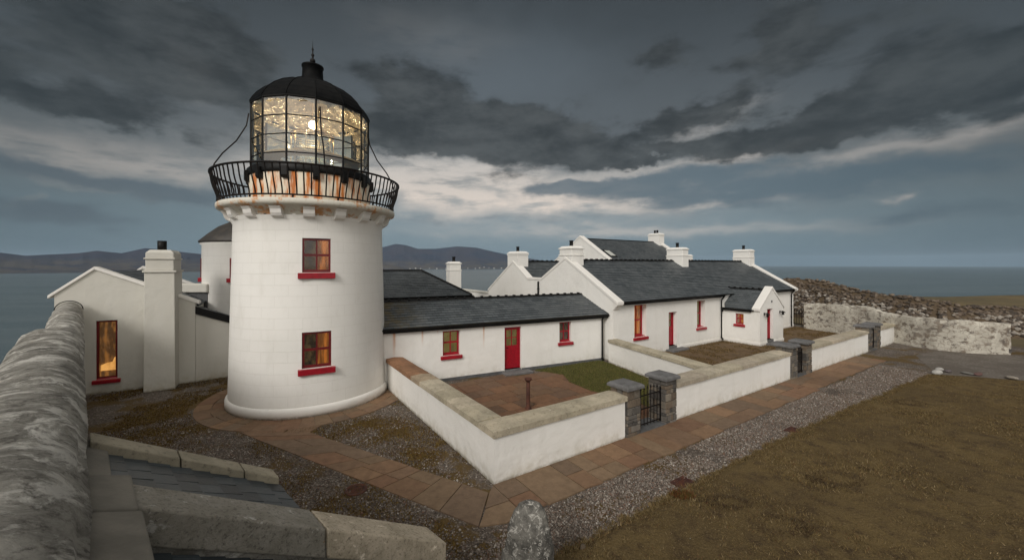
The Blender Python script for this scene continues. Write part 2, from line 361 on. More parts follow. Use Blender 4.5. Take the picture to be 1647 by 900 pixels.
def m_gravel(name, pal, moss, scale=30, mix2=None):
    m, N = mat(name); jit = N.vm('ADD', N.obj, N.vm('MULTIPLY', N.noise(N.obj, 12, 3, .5, out=1), (.03, .03, .03)))
    d = N.voro(jit, scale); sc_ = N.node('ShaderNodeSeparateColor'); N.put(sc_.inputs[0], N.voro(jit, scale, out='Color')); r, g_, b_ = sc_.outputs
    c = N.ramp(r, [(0, pal[0]), (.3, pal[1]), (.55, pal[2]), (.8, pal[3]), (.93, pal[4]), (1, pal[5])])
    c = N.mix(N.ss(d, .55, .95), c, tuple(x*.35 for x in pal[0]))
    c = N.mix(N.m('MULTIPLY', N.ss(N.noise(N.obj, .9, 7, .65), .4, .65), .5), c, N.mix(1, c, (.55, .5, .45), 'MULTIPLY'))
    if moss:
        mf = N.ss(N.m('ADD', N.noise(N.obj, .55, 8, .66), N.m('MULTIPLY', N.noise(N.obj, 11, 5, .7), .10)), moss[0]+.04, moss[0]+.10)
        c = N.mix(mf, c, N.mix(N.ss(N.noise(N.obj, 16, 7, .75), .35, .65), moss[1], moss[2]))
    N.put(N.b.inputs['Base Color'], c); N.b.inputs['Roughness'].default_value = .85; N.b.inputs['Specular IOR Level'].default_value = .3
    bump(N, N.m('ADD', N.m('MULTIPLY', N.m('SUBTRACT', 1, d), 1), N.m('MULTIPLY', N.noise(N.obj, 20, 7, .7), 1.0)), 1, .02); return m
GP_ = [(.085, .068, .055), (.135, .108, .088), (.105, .088, .074), (.19, .16, .135), (.26, .23, .20), (.40, .37, .33)]
M['gravel'] = m_gravel('gravel', GP_, (.50, (.080, .050, .018), (.130, .084, .026)))
M['apron'] = m_gravel('gritty_concrete', [(.15, .13, .11), (.17, .148, .125), (.14, .12, .10), (.19, .17, .145), (.22, .20, .175), (.28, .26, .23)], (.52, (.10, .085, .07), (.14, .12, .10)), 22)
M['soil'] = m_ground('brown_mossy_soil', ((.165, .108, .058), (.125, .082, .045), (.08, .054, .032), (.20, .155, .10)), 1.0, 5, .9, .04)
M['drygrass'] = m_ground('dry_grass_turf', ((0.1403, 0.0986, 0.0425), (0.102, 0.0714, 0.0323), (0.0612, 0.0408, 0.0221), (0.1955, 0.1445, 0.0765)), .35, 2.5, .9, .05, fine=35)
M['greengrass'] = m_ground('courtyard_turf', ((.085, .085, .028), (.12, .10, .036), (.07, .055, .022), (.15, .13, .06)), 1.2, 6, .9, .04)
def m_land():
    m, N = mat('headland'); X, Y, Z = N.xyz(N.obj)
    c = N.mix(N.ss(N.noise(N.obj, .06, 8, .65), .4, .6), (.17, .125, .055), (.12, .095, .045))
    c = N.mix(N.ss(N.noise(N.obj, .5, 8, .7), .48, .68), c, (.085, .062, .035))
    rock = N.mix(N.ss(N.noise(N.obj, .2, 8, .7), .4, .6), (.09, .085, .075), (.04, .038, .035))
    c = N.mix(N.ss(Z, -2, -9), c, rock)
    N.put(N.b.inputs['Base Color'], c); N.b.inputs['Roughness'].default_value = .95; bump(N, N.noise(N.obj, 2.5, 9, .7), .9, .2); return m
M['land'] = m_land()
def m_oldwall():
    m, N = mat('flaking_whitewash'); vc = N.node('ShaderNodeVertexColor', layer_name='Col').outputs[0]
    st = N.mix(N.ss(N.noise(N.obj, 3, 6, .7), .4, .6), (.12, .10, .085), (.20, .16, .12))
    n1 = N.noise(N.vm('MULTIPLY', N.obj, (1, 1, 1.4)), 2.1, 10, .78)
    f = N.ss(n1, .51, .60)
    wht = N.mix(N.ss(N.noise(N.obj, 1.1, 6, .6), .35, .7), (.56, .53, .455), (.38, .35, .295))
    vec = N.vm('ADD', N.vm('MULTIPLY', N.obj, (1, 1, 1.7)), N.vm('MULTIPLY', N.noise(N.obj, 3, 3, .5, out=1), (.25, .25, .25)))
    ed = N.voro(vec, 3.6, feature='DISTANCE_TO_EDGE'); wht = N.mix(N.m('MULTIPLY', N.ss(ed, .08, .0), .55), wht, (.20, .17, .135))
    cell = N.node('ShaderNodeSeparateColor'); N.put(cell.inputs[0], N.voro(vec, 3.6, out='Color')); bare = N.m('MULTIPLY', N.ss(cell.outputs[0], .72, .78), N.ss(N.noise(N.obj, .8, 4, .6), .42, .6)); wht = N.mix(N.m('MULTIPLY', bare, .8), wht, st)
    c = N.mix(f, wht, st); c = N.mix(1, c, vc, 'MULTIPLY')
    N.put(N.b.inputs['Base Color'], c); N.b.inputs['Roughness'].default_value = .9; bump(N, N.noise(N.obj, 9, 8, .7), .8, .03); return m
M['oldwall'] = m_oldwall()
def m_cementwall():
    m, N = mat('weathered_cement_render')
    a = N.noise(N.obj, 2.4, 10, .76, dist=.5)
    c = N.mix(N.ss(a, .36, .64), (.19, .18, .155), (.46, .44, .39))
    c = N.mix(N.m('MULTIPLY', N.ss(N.noise(N.obj, 7, 9, .78), .50, .64), .8), c, (.075, .066, .055))
    c = N.mix(N.m('MULTIPLY', N.ss(N.noise(N.obj, 2.3, 9, .74, dist=.6), .50, .60), .85), c, (.80, .78, .72))
    N.put(N.b.inputs['Base Color'], c); N.b.inputs['Roughness'].default_value = .85
    bump(N, N.m('ADD', N.noise(N.obj, 22, 10, .8), N.m('MULTIPLY', a, 2)), 1, .045); return m
M['cement'] = m_cementwall()
def m_rough_coping():
    m, N = mat('lichen_blotched_coping'); vc = N.node('ShaderNodeVertexColor', layer_name='Col').outputs[0]
    c = N.mix(N.ss(N.noise(N.obj, 3, 9, .7), .35, .65), (.60, .56, .48), (.42, .39, .32))
    c = N.mix(N.m('MULTIPLY', N.ss(N.noise(N.obj, 26, 6, .75), .5, .68), .75), c, (.09, .08, .065))
    lich = N.ss(N.noise(N.obj, 5.5, 8, .7, dist=.5), .60, .66); c = N.mix(N.m('MULTIPLY', lich, .8), c, (1.0, .97, .9))
    c = N.mix(1, c, vc, 'MULTIPLY'); c = N.mix(N.ss(N.noise(N.vm('ADD', N.obj, (3, 8, 2)), 7, 6, .7), .67, .72), c, (.22, .12, .03))
    N.put(N.b.inputs['Base Color'], c); N.b.inputs['Roughness'].default_value = .92; bump(N, N.m('ADD', N.noise(N.obj, 30, 9, .75), N.m('MULTIPLY', N.noise(N.obj, 5, 4), 1.5)), .8, .025); return m
M['coping_rough'] = m_rough_coping()
M['cement_smooth'] = simple('trowelled_cement', (.20, .185, .155), .85, (.135, .125, .105), 2.2, .45, 35, dist=.015)
def m_lichen():
    m, N = mat('lichened_rock')
    c = N.mix(N.ss(N.noise(N.obj, 4, 9, .7), .38, .62), (.065, .062, .055), (.22, .21, .185))
    c = N.mix(N.ss(N.noise(N.obj, 11, 9, .78, dist=.8), .53, .60), c, (.58, .56, .51))
    c = N.mix(N.ss(N.noise(N.vm('ADD', N.obj, (5, 3, 1)), 6, 6, .7), .68, .72), c, (.30, .17, .02))
    N.put(N.b.inputs['Base Color'], c); N.b.inputs['Roughness'].default_value = .9; bump(N, N.noise(N.obj, 12, 9, .75), 1, .04); return m
M['lichen'] = m_lichen()
def m_sea():
    m, N = mat('sea_water'); 
    n1 = N.noise(N.vm('MULTIPLY', N.obj, (1, 1, 1)), .012, 8, .7); n2 = N.noise(N.vm('MULTIPLY', N.obj, (.3, 1.5, 1)), .004, 6, .6)
    c = N.mix(N.ss(n2, .35, .65), (.085, .118, .130), (.115, .148, .158)); N.put(N.b.inputs['Base Color'], c)
    N.b.inputs['Roughness'].default_value = .25; N.b.inputs['IOR'].default_value = 1.33
    bump(N, N.m('ADD', n1, N.noise(N.obj, .09, 6, .65)), .8, 6.0); return m
M['sea'] = m_sea()
def m_hill():
    m, N = mat('heather_hillside'); X, Y, Z = N.xyz(N.obj)
    c = N.mix(N.ss(N.noise(N.obj, .0011, 9, .7), .38, .62), (.028, .034, .060), (.048, .042, .058))
    lowf = N.m('MULTIPLY', N.ss(Z, 150, 0), N.ss(N.noise(N.obj, .003, 7, .7), .35, .6)); c = N.mix(N.m('MULTIPLY', lowf, .8), c, (.11, .09, .065))
    c = N.mix(N.ss(N.noise(N.vm('MULTIPLY', N.obj, (1, 1, 3)), .004, 8, .7), .6, .75), c, (.035, .035, .045))
    N.put(N.b.inputs['Base Color'], c); N.b.inputs['Roughness'].default_value = 1; N.b.inputs['Specular IOR Level'].default_value = 0
    bump(N, N.noise(N.obj, .004, 9, .7), 1, 60); return m
M['hill'] = m_hill()
def m_drum():
    m, N = mat('rust_streaked_white_iron'); uv = N.node('ShaderNodeUVMap').outputs[0]; u, v, _ = N.xyz(uv); X, Y, Z = N.xyz(N.obj)
    n = N.noise(N.vm('MULTIPLY', uv, (2.6, .32, 1)), 1.0, 6, .68); n2 = N.noise(N.vm('MULTIPLY', uv, (7., .9, 1)), 1.0, 6, .7)
    f = N.m('MULTIPLY', N.ss(N.m('ADD', N.m('MULTIPLY', n, .7), N.m('MULTIPLY', n2, .3)), .465, .565), 1)
    c = N.mix(N.m('MULTIPLY', f, 1.0), (.76, .68, .54), N.mix(N.ss(n2, .4, .6), (.70, .25, .05), (.45, .13, .025)))
    N.put(N.b.inputs['Base Color'], c); N.b.inputs['Roughness'].default_value = .7; bump(N, N.noise(N.obj, 12, 6), .3, .01); return m
M['drum'] = m_drum()
def m_slab():
    m, N = mat('rust_spotted_white_stone'); X, Y, Z = N.xyz(N.obj)
    n = N.noise(N.obj, 1.7, 7, .72)
    c = N.mix(N.m('MULTIPLY', N.ss(n, .50, .60), .9), (.68, .65, .57), (.60, .27, .08)); c = N.mix(N.m('MULTIPLY', N.ss(N.noise(N.obj, 6, 6, .7), .5, .7), .4), c, (.40, .34, .24))
    N.put(N.b.inputs['Base Color'], c); N.b.inputs['Roughness'].default_value = .75; bump(N, N.noise(N.obj, 14, 6), .3, .01); return m
M['slab'] = m_slab()
def m_glass(name, tint=(1, 1, 1), mixf=.85, rough=.02):
    m = bpy.data.materials.new(name); m.use_nodes = True; N = NT(m.node_tree); N.n.clear()
    out = N.node('ShaderNodeOutputMaterial'); t = N.node('ShaderNodeBsdfTransparent'); N.put(t.inputs[0], tint)
    g = N.node('ShaderNodeBsdfGlossy'); g.inputs['Roughness'].default_value = rough
    fr = N.node('ShaderNodeFresnel'); fr.inputs[0].default_value = 1.5
    mx = N.node('ShaderNodeMixShader'); N.put(mx.inputs[0], N.m('ADD', fr.outputs[0], 1-mixf, clamp=True)); N.l.new(t.outputs[0], mx.inputs[1]); N.l.new(g.outputs[0], mx.inputs[2])
    N.l.new(mx.outputs[0], out.inputs[0]); return m
M['glass'] = m_glass('window_glass', (.85, .88, .86), .95)
M['lantern_glass'] = m_glass('lantern_glass', (.93, .98, .93), .80)
def m_emit(name, cols, strength, sx=8, sz=1.0, thr=(.4, .6)):  # emission stands in for lamplight behind windows and doors
    m, N = mat(name); n = N.noise(N.vm('MULTIPLY', N.obj, (sx, sx, sz)), 1, 4, .6)
    c = N.mix(N.ss(n, *thr), cols[0], cols[1]); N.put(N.b.inputs['Base Color'], (.1, .07, .04)); N.put(N.b.inputs['Emission Color'], c); N.b.inputs['Emission Strength'].default_value = strength
    N.b.inputs['Roughness'].default_value = .9; return m
M['lit'] = m_emit('glowing_curtain', ((.55, .17, .03), (.16, .055, .015)), .75)
M['lit_dim'] = m_emit('dim_glow', ((.16, .12, .04), (.10, .075, .03)), .8, 3)
M['lit_room'] = m_emit('glowing_room', ((.40, .16, .04), (.10, .045, .018)), .6, 5, 1.5)
M['lit_spot'] = m_emit('low_lamp_glow', ((.95, .45, .12), (.6, .25, .06)), .9, 3)
M['dim'] = m_emit('dim_interior_glow', ((.10, .065, .03), (.018, .016, .014)), .6, 4, 2.5)  # darker interior, still with a faint glow in the material
M['wood'] = simple('dark_interior_wood', (.06, .03, .015), .5)

# ================================================================ generic builders
def roof(mb, bl, br, tr, tl, course=.2, th=.014, u0=0):
    """slate plane as overlapping courses; bl,br bottom edge; tl,tr top edge"""
    bl, br, tr, tl = map(Vector, (bl, br, tr, tl)); L = ((tl+tr)/2-(bl+br)/2).length
    ed = (br-bl).normalized(); up = (tl-bl)-ed*((tl-bl).dot(ed)); up.normalize(); nrm = ed.cross(up).normalized()
    if nrm.z < 0: nrm = -nrm
    n = max(1, round(L/course))
    for i in range(n):
        t0, t1 = i/n, min(1, (i+1.15)/n)
        a, b = bl.lerp(tl, t0), br.lerp(tr, t0); d, c = bl.lerp(tl, t1), br.lerp(tr, t1)
        A, B = a+nrm*th*2, b+nrm*th*2; C, Dd = c+nrm*th*.6, d+nrm*th*.6
        f = lambda p, v: (u0+(p-bl).dot(ed), v)
        v0, v1 = i*course, (i+1)*course
        mb.face([A, B, C, Dd], [f(a, v0), f(b, v0), f(c, v1), f(d, v1)])
        mb.face([a-nrm*.002, b-nrm*.002, B, A], [f(a, v0), f(b, v0), f(b, v0), f(a, v0)])
    # underside and edges give it real thickness
    k = nrm*.05; mb.face([bl-k, br-k, tr-k, tl-k], [(0, 0)]*4)
    for p, q in ((bl, br), (br, tr), (tr, tl), (tl, bl)): mb.face([p-k, q-k, q+nrm*.02, p+nrm*.02], [(0, 0)]*4)
def wall(mb, f, a0, a1, z0, z1, t, holes=()):
    """solid wall with rectangular openings; f(a, depth, z)->xyz, depth grows inwards"""
    A = sorted({a0, a1, *[h[0] for h in holes], *[h[1] for h in holes]}); Z = sorted({z0, z1, *[h[2] for h in holes], *[h[3] for h in holes]})
    inh = lambda a, z: any(h[0] < a < h[1] and h[2] < z < h[3] for h in holes)
    solid = {(i, j): not inh((A[i]+A[i+1])/2, (Z[j]+Z[j+1])/2) for i in range(len(A)-1) for j in range(len(Z)-1)}
    for (i, j), s in solid.items():
        if not s: continue
        x0, x1, y0, y1 = A[i], A[i+1], Z[j], Z[j+1]
        mb.face([f(x0, 0, y0), f(x1, 0, y0), f(x1, 0, y1), f(x0, 0, y1)]); mb.face([f(x0, t, y0), f(x0, t, y1), f(x1, t, y1), f(x1, t, y0)])
        for di, dj, p, q in ((-1, 0, (x0, y0), (x0, y1)), (1, 0, (x1, y1), (x1, y0)), (0, -1, (x1, y0), (x0, y0)), (0, 1, (x0, y1), (x1, y1))):
            if not solid.get((i+di, j+dj), False): mb.face([f(p[0], 0, p[1]), f(q[0], 0, q[1]), f(q[0], t, q[1]), f(p[0], t, p[1])])
def fbox(mb, f, a0, a1, d0, d1, z0, z1, dz=0):
    mb.hexa([f(a0, d0, z0), f(a1, d0, z0), f(a1, d1, z0), f(a0, d1, z0), f(a0, d0, z1-dz), f(a1, d0, z1-dz), f(a1, d1, z1), f(a0, d1, z1)])
def window(par, f, a0, a1, z0, z1, rec=.18, nx=2, nz=2, lit='dim', lit2=None, frame='red', silltop=None, sill=.10, bar=.022, fw=.06):
    g = MB(); d0, d1 = rec, rec+.07
    fbox(g, f, a0+.002, a0+fw, d0, d1, z0+.002, z1-.002); fbox(g, f, a1-fw, a1-.002, d0, d1, z0+.002, z1-.002)
    fbox(g, f, a0+fw, a1-fw, d0+.003, d1, z0+.002, z0+fw*1.3); fbox(g, f, a0+fw, a1-fw, d0+.003, d1, z1-fw, z1-.002)
    for i in range(1, nx): x = a0+fw+(a1-a0-2*fw)*i/nx; fbox(g, f, x-bar, x+bar, d0+.012, d1-.012, z0+fw*1.3, z1-fw)
    for j in range(1, nz):
        z = z0+fw*1.3+(z1-z0-2.3*fw)*j/nz; k = bar*1.6 if nz % 2 == 0 and j == nz//2 else bar
        fbox(g, f, a0+fw, a1-fw, d0+.008, d1-.014, z-k, z+k)
    w = g.build('window', M[frame], par)
    p = MB(); p.face([f(a0+.03, d0+.035, z0+.03), f(a1-.03, d0+.035, z0+.03), f(a1-.03, d0+.035, z1-.03), f(a0+.03, d0+.035, z1-.03)]); p.build('pane', M['glass'], w, recalc=False)
    # a shallow room recess behind the glass, emissive in place of room light
    am = (a0+a1)/2; c = MB(); D = rec+.40
    c.face([f(a0-.1, D, z0-.1), f(a1+.1, D, z0-.1), f(a1+.1, D, z1+.1), f(a0-.1, D, z1+.1)])
    for q in ((a0-.1, z0-.1, a0-.1, z1+.1), (a1+.1, z0-.1, a1+.1, z1+.1), (a0-.1, z0-.1, a1+.1, z0-.1), (a0-.1, z1+.1, a1+.1, z1+.1)):
        c.face([f(q[0], rec+.12, q[1]), f(q[2], rec+.12, q[3]), f(q[2], D, q[3]), f(q[0], D, q[1])])
    c.build('room_recess', M[lit], w, recalc=False)
    if lit2:
        k = MB(); n = 14; aa, bb = am+.02, a1-.05
        k.quadmesh([[f(aa+(bb-aa)*i/n, rec+.15+.03*math.sin(i*1.9), z) for i in range(n+1)] for z in (z0+.03, z1-.03)]); k.build('curtain', M[lit2], w, recalc=False)
    if sill:
        s = MB(); st = sill; o = silltop if silltop is not None else z0
        s.hexa([f(a0-.10, -.09, o-.16), f(a1+.10, -.09, o-.16), f(a1+.10, -.003, o-.16), f(a0-.10, -.003, o-.16), f(a0-.10, -.09, o-.035), f(a1+.10, -.09, o-.035), f(a1+.10, -.003, o-.01), f(a0-.10, -.003, o-.01)])
        s.hexa([f(a0+.003, -.003, o-.10), f(a1-.003, -.003, o-.10), f(a1-.003, rec+.02, o-.10), f(a0+.003, rec+.02, o-.10), f(a0+.003, -.003, o-.01), f(a1-.003, -.003, o-.01), f(a1-.003, rec+.02, o+.06), f(a0+.003, rec+.02, o+.06)])
        s.build('sill', M['red'], w, bevel=.008)
    return w
def door(par, f, a0, a1, z0, z1, rec=.2, glazed=True, lit='lit_dim'):
    g = MB(); fw = .07
    fbox(g, f, a0+.002, a0+fw, rec-.02, rec+.07, z0, z1-.002); fbox(g, f, a1-fw, a1-.002, rec-.02, rec+.07, z0, z1-.002); fbox(g, f, a0+fw, a1-fw, rec-.017, rec+.07, z1-fw, z1-.002)
    zm = z0+(z1-z0)*.55 if glazed else z1-fw
    fbox(g, f, a0+fw, a1-fw, rec+.02, rec+.06, z0+.01, zm)
    n = 5
    for i in range(n+1):
        x = a0+fw+.09+(a1-a0-2*fw-.18)*i/n
        if i < n: fbox(g, f, x+.004, x+(a1-a0-2*fw-.18)/n-.004, rec+.012, rec+.021, z0+.16, zm-.10)
    if glazed:
        for x in (a0+fw, a1-fw-.08): fbox(g, f, x, x+.08, rec+.02, rec+.06, zm, z1-fw)
        am = (a0+a1)/2; fbox(g, f, am-.018, am+.018, rec+.025, rec+.055, zm, z1-fw-.08); fbox(g, f, a0+fw+.08, a1-fw-.08, rec+.02, rec+.06, z1-fw-.08, z1-fw)
        zz = (zm+z1-fw-.08)/2; fbox(g, f, a0+fw+.08, a1-fw-.08, rec+.026, rec+.054, zz-.018, zz+.018)
    d = g.build('door', M['red'], par)
    if glazed:
        p = MB(); p.face([f(a0+.1, rec+.045, zm), f(a1-.1, rec+.045, zm), f(a1-.1, rec+.045, z1-.1), f(a0+.1, rec+.045, z1-.1)]); p.build('pane', M['glass'], d, recalc=False)
        c = MB(); c.face([f(a0, rec+.2, z0), f(a1, rec+.2, z0), f(a1, rec+.2, z1), f(a0, rec+.2, z1)]); c.build('blind', M[lit], d, recalc=False)
    h = MB(); h.tube([f(a0+fw+.05, rec-.01, z0+.98), f(a0+fw+.05, rec-.045, z0+.98), f(a0+fw+.15, rec-.045, z0+.98)], .012, 6); h.build('handle', M['black'], d)
    return d
def gutter(par, p0, p1, out, r=.065, drop=.03):
    p0, p1, o = Vector(p0), Vector(p1), Vector(out); g = MB(); n = 8
    rows = []
    for p in (p0, p1):
        rows.append([p+o*(r-r*math.cos(math.pi*k/n))+Vector((0, 0, -drop-r*math.sin(math.pi*k/n))) for k in range(n+1)]+[p+o*(2*r-.012-(r-.012)*(1-math.cos(math.pi*k/n)))+Vector((0, 0, -drop-(r-.012)*math.sin(math.pi*k/n))) for k in range(n+1)])
    g.quadmesh(rows, closed=True); g.face(rows[0]); g.face(rows[1])
    b = Vector((0, 0, -1)); q = o*-.02
    g.hexa([p0+q+b*.19, p1+q+b*.19, p1+o*.005+b*.19, p0+o*.005+b*.19, p0+q+b*.01, p1+q+b*.01, p1+o*.005+b*.01, p0+o*.005+b*.01])
    return g.build('gutter', M['black'], par)
def pipe(par, pts, r=.042):
    g = MB(); g.tube(pts, r, 10)
    for p in pts[2:-1:1]: pass
    a, b = Vector(pts[-2]), Vector(pts[-1]); 
    for t in (.05, .35, .7, .97): q = a.lerp(b, t); g.tube([q-Vector((0, 0, .03)), q+Vector((0, 0, .03))], r*1.35, 10)
    return g.build('downpipe', M['black'], par)
def ridge(par, p0, p1, knob=True, step=.45, s=.12, mt='black'):
    p0, p1 = Vector(p0), Vector(p1); L = (p1-p0).length; d = (p1-p0)/L; n = max(1, round(L/step)); g = MB()
    side = d.cross(Vector((0, 0, 1))).normalized(); up = side.cross(d).normalized()
    for i in range(n):
        a, b = p0+d*(L*i/n+.004), p0+d*(L*(i+1)/n-.004); rows = []
        for p in (a, b): rows.append([p+side*s-up*s*.62+up*.03, p+side*s*.45+up*.015, p+up*.045, p-side*s*.45+up*.015, p-side*s-up*s*.62+up*.03])
        g.quadmesh(rows); 
        for r_ in rows: g.face(r_)
        if knob: 
            q = p0+d*(L*(i+1)/n) if i < n-1 else b
            g.hexa([q+side*x*.075+d*y*.05+up*z_ for z_ in (0.0, .085) for x, y in ((-1, -1), (1, -1), (1, 1), (-1, 1))])
    return g.build('ridge_tiles', M[mt], par)
def chimney(par, u0, u1, v0, v1, z0, z1, pots=1, band=(.45, .0), mt='white', potaxis='u', taper=0):
    g = MB(); H = z1
    zb = z1-band[0]
    g.box((u0, v0, z0), (u1, v1, zb))
    e = .035
    g.box((u0-e, v0-e, zb), (u1+e, v1+e, zb+.07))
    k = .015
    g.box((u0+k, v0+k, zb+.07), (u1-k, v1-k, z1-.16)); g.box((u0-e, v0-e, z1-.16), (u1+e, v1+e, z1-.08))
    q = .10
    g.hexa([(u0-.01, v0-.01, z1-.08), (u1+.01, v0-.01, z1-.08), (u1+.01, v1+.01, z1-.08), (u0-.01, v1+.01, z1-.08), (u0+q, v0+q, z1+.02), (u1-q, v0+q, z1+.02), (u1-q, v1-q, z1+.02), (u0+q, v1-q, z1+.02)])
    c = g.build('chimney', M[mt], par, bevel=.02)
    for i in range(pots):
        cu, cv = (u0+u1)/2, (v0+v1)/2
        if pots > 1: cu += (-.16 if i == 0 else .16)*(1 if potaxis == 'u' else 0); cv += (-.16 if i == 0 else .16)*(0 if potaxis == 'u' else 1)
        p = MB(); p.lathe([(.001, z1), (.125, z1), (.125, z1+.05), (.11, z1+.08), (.105, z1+.30), (.125, z1+.32), (.125, z1+.37), (.08, z1+.37), (.08, z1+.2), (.001, z1+.2)], 16, (cu, cv)); p.build('chimney_pot', M['black'], c)
    return c
def coping_line(mb, f, pts, w0, w1, t0, t1):
    """parapet coping following (a,z) points; f(a, depth, z)"""
    for (a, z), (b, y) in zip(pts[:-1], pts[1:]):
        mb.hexa([f(a, w0, z+t0), f(b, w0, y+t0), f(b, w1, y+t0), f(a, w1, z+t0), f(a, w0, z+t1), f(b, w0, y+t1), f(b, w1, y+t1), f(a, w1, z+t1)])
def stones_col():
    b = random.choice(((.165, .150, .13), (.13, .12, .108), (.20, .175, .14), (.17, .135, .10), (.10, .093, .085))); k = random.uniform(.8, 1.2); return tuple(x*k for x in b)
def flag_col():
    b = random.choice(((.205, .125, .073), (.218, .134, .077), (.192, .121, .074), (.200, .136, .083), (.200, .115, .068), (.172, .118, .077))); k = random.uniform(.88, 1.1); return tuple(x*k for x in b)

# ================================================================ SEA, LAND, HILLS
SEAZ = -112
def build_setting():
    s = MB(); rr = [0, 300, 800, 2000, 5000, 12000, 22000, 31000]; n = 96
    s.quadmesh([[(r*math.cos(2*math.pi*k/n), r*math.sin(2*math.pi*k/n), SEAZ) for k in range(n)] for r in rr[1:]], closed=True)
    s.face([(300*math.cos(2*math.pi*k/n), 300*math.sin(2*math.pi*k/n), SEAZ) for k in range(n)])
    structure(s.build('sea', M['sea'], recalc=False))
    # headland: one sheet, flat where things stand, breaking into cliffs all round
    def edge(deg):   # distance of the cliff edge from (0,15) by bearing
        tb = [(-180, 70), (-150, 60), (-120, 34), (-100, 25), (-84, 25), (-60, 28), (-35, 33), (-10, 33), (20, 38), (38, 46), (50, 66), (62, 92), (80, 120), (100, 130), (140, 95), (180, 70)]
        for (a, x), (b, y) in zip(tb[:-1], tb[1:]):
            if a <= deg <= b:
                t = (deg-a)/(b-a); t = t*t*(3-2*t); return x+(y-x)*t
        return 60
    g = MB(); g.smooth = True; rows = []
    fr = [.001, .1, .2, .3, .4, .5, .58, .66, .73, .79, .84, .88, .91, .94, .965, .985, 1, 1.012, 1.03, 1.06, 1.1, 1.2, 1.35, 1.6, 2.0, 2.6]
    nA = 220
    for q in fr:
        row = []
        for k in range(nA):
            dg = -180+360*k/nA; e = edge(dg)*(1+.035*noise.noise((k*.21, 3, 0))) if k not in (0,) else edge(dg)
            a = R(dg); r = e*q if q <= 1 else e+(q-1)*min(e, 60)
            X, Y = math.sin(a)*r, 15+math.cos(a)*r
            z = -.03; far = max(0, min(1, (q-.5)/.4))
            if dg > 30 and dg < 140:   # gentle rise of the moor to the right
                far2 = max(0, min(1, (math.hypot(X-10, Y-15)-30)/25)); z += far2*(.25+.55*noise.noise((X*.03, Y*.03, 1.3))+.25*noise.noise((X*.11, Y*.11, 4)))
            if q > 1:
                d = (q-1)*min(e, 60); z = -1.5*d if d < 2 else -3-(d-2)*1.9
                z += 2.5*noise.noise((X*.07, Y*.07, z*.03))*min(1, d/6); z = max(z, SEAZ-6)
            row.append((X, Y, z))
        rows.append(row)
    g.quadmesh(rows, closed=True)
    structure(g.build('ground', M['land'], recalc=False, merge=.0005))
    # far mountains across the bay
    def hills(name, D, pts, depth, seed, low=0):
        """pts: list of (photo x, photo y of skyline)"""
        h = MB(); h.smooth = True; rows = []; xs = np.linspace(pts[0][0], pts[-1][0], 240); py = np.interp(xs, [p[0] for p in pts], [p[1] for p in pts])
        prof = [(-1.0, 0), (-.92, .06), (-.8, .14), (-.6, .30), (-.4, .52), (-.2, .80), (-.08, .95), (0, 1), (.15, .85), (.4, .5), (.8, .1), (1, 0)]
        for d, k in prof:
            row = []
            for x, y in zip(xs, py):
                y = 440 + (y-440); 
                b = math.atan((x-823.5)/640.5); dist = D/ math.cos(0)
                top = EYE+(424-y)/640.5*math.cos(b)*dist; H = max(2, top-SEAZ)
                dd = dist+d*depth
                nz = noise.fractal((x*.03+seed, d*2.2, seed), .8, 2.2, 6)
                edgef = 1
                z = SEAZ-3+H*k*(1+(.22*nz if abs(d) > .05 else 0)*min(1, 3*(1-k)+.1))+3
                if k == 0: z = SEAZ-4
                row.append((math.sin(b)*dd, math.cos(b)*dd, z))
            rows.append(row)
        h.quadmesh(rows); return structure(h.build(name, M['hill'], recalc=False))
    hills('hills', 10500, [(-420, 418), (-200, 408), (-60, 402), (0, 405), (40, 410), (80, 408), (125, 406), (155, 402), (195, 406), (232, 398), (262, 400), (300, 405), (330, 408), (400, 412), (470, 416), (540, 420), (600, 434)], 2300, 1.7)
    hills('hills', 12500, [(500, 428), (560, 410), (600, 400), (617, 396), (636, 391), (652, 393), (672, 399), (700, 399), (735, 395), (765, 397), (800, 405), (840, 413), (880, 419), (920, 422), (960, 424), (1010, 427)], 2300, 5.2)
    hills('low_headland', 9000, [(560, 429), (600, 425), (618, 424), (640, 427), (655, 431.5), (670, 433.5)], 300, 9.1)
    # scattered farmhouses on the far shore
    hm = simple('distant_whitewash', (.7, .68, .64), .8)
    ORD = ['leftmost', 'second from left', 'third from left', 'fourth from left', 'fifth from left', 'sixth from left', 'middle one', 'sixth from right', 'fifth from right', 'fourth from right', 'third from right', 'second from right', 'rightmost']
    base = None; pos = [(668, 430.6), (676, 430.9), (690, 430.4), (702, 430.8), (717, 430.6), (752, 430.4), (764, 430.7), (771, 429.6), (778, 428.8), (786, 429.4), (794, 430.3), (806, 430.2), (659, 430.9)]
    for i, (x, y) in enumerate(pos):
        b = math.atan((x-823.5)/640.5); dist = 10080
        if base is None:
            q = MB(); q.box((-16, -8, 0), (16, 8, 10)); q.prism([(-8, 10), (8, 10), (0, 17)], -16, 16, lambda p, h_: (h_, p[0], p[1]))
            base = q.build('farmhouse', hm); o = base
        else: o = base.copy(); sc.collection.objects.link(o)
        o.location = (math.sin(b)*dist, math.cos(b)*dist, EYE+(424.2-y)/640.5*math.cos(b)*dist-8); o.rotation_euler.z = i*.9
        tag(o, 'tiny pale house, %s in the row on the far shore of the bay' % ORD[sorted(p[0] for p in pos).index(x)], 'house', 'farmhouses on the far shore')
build_setting()

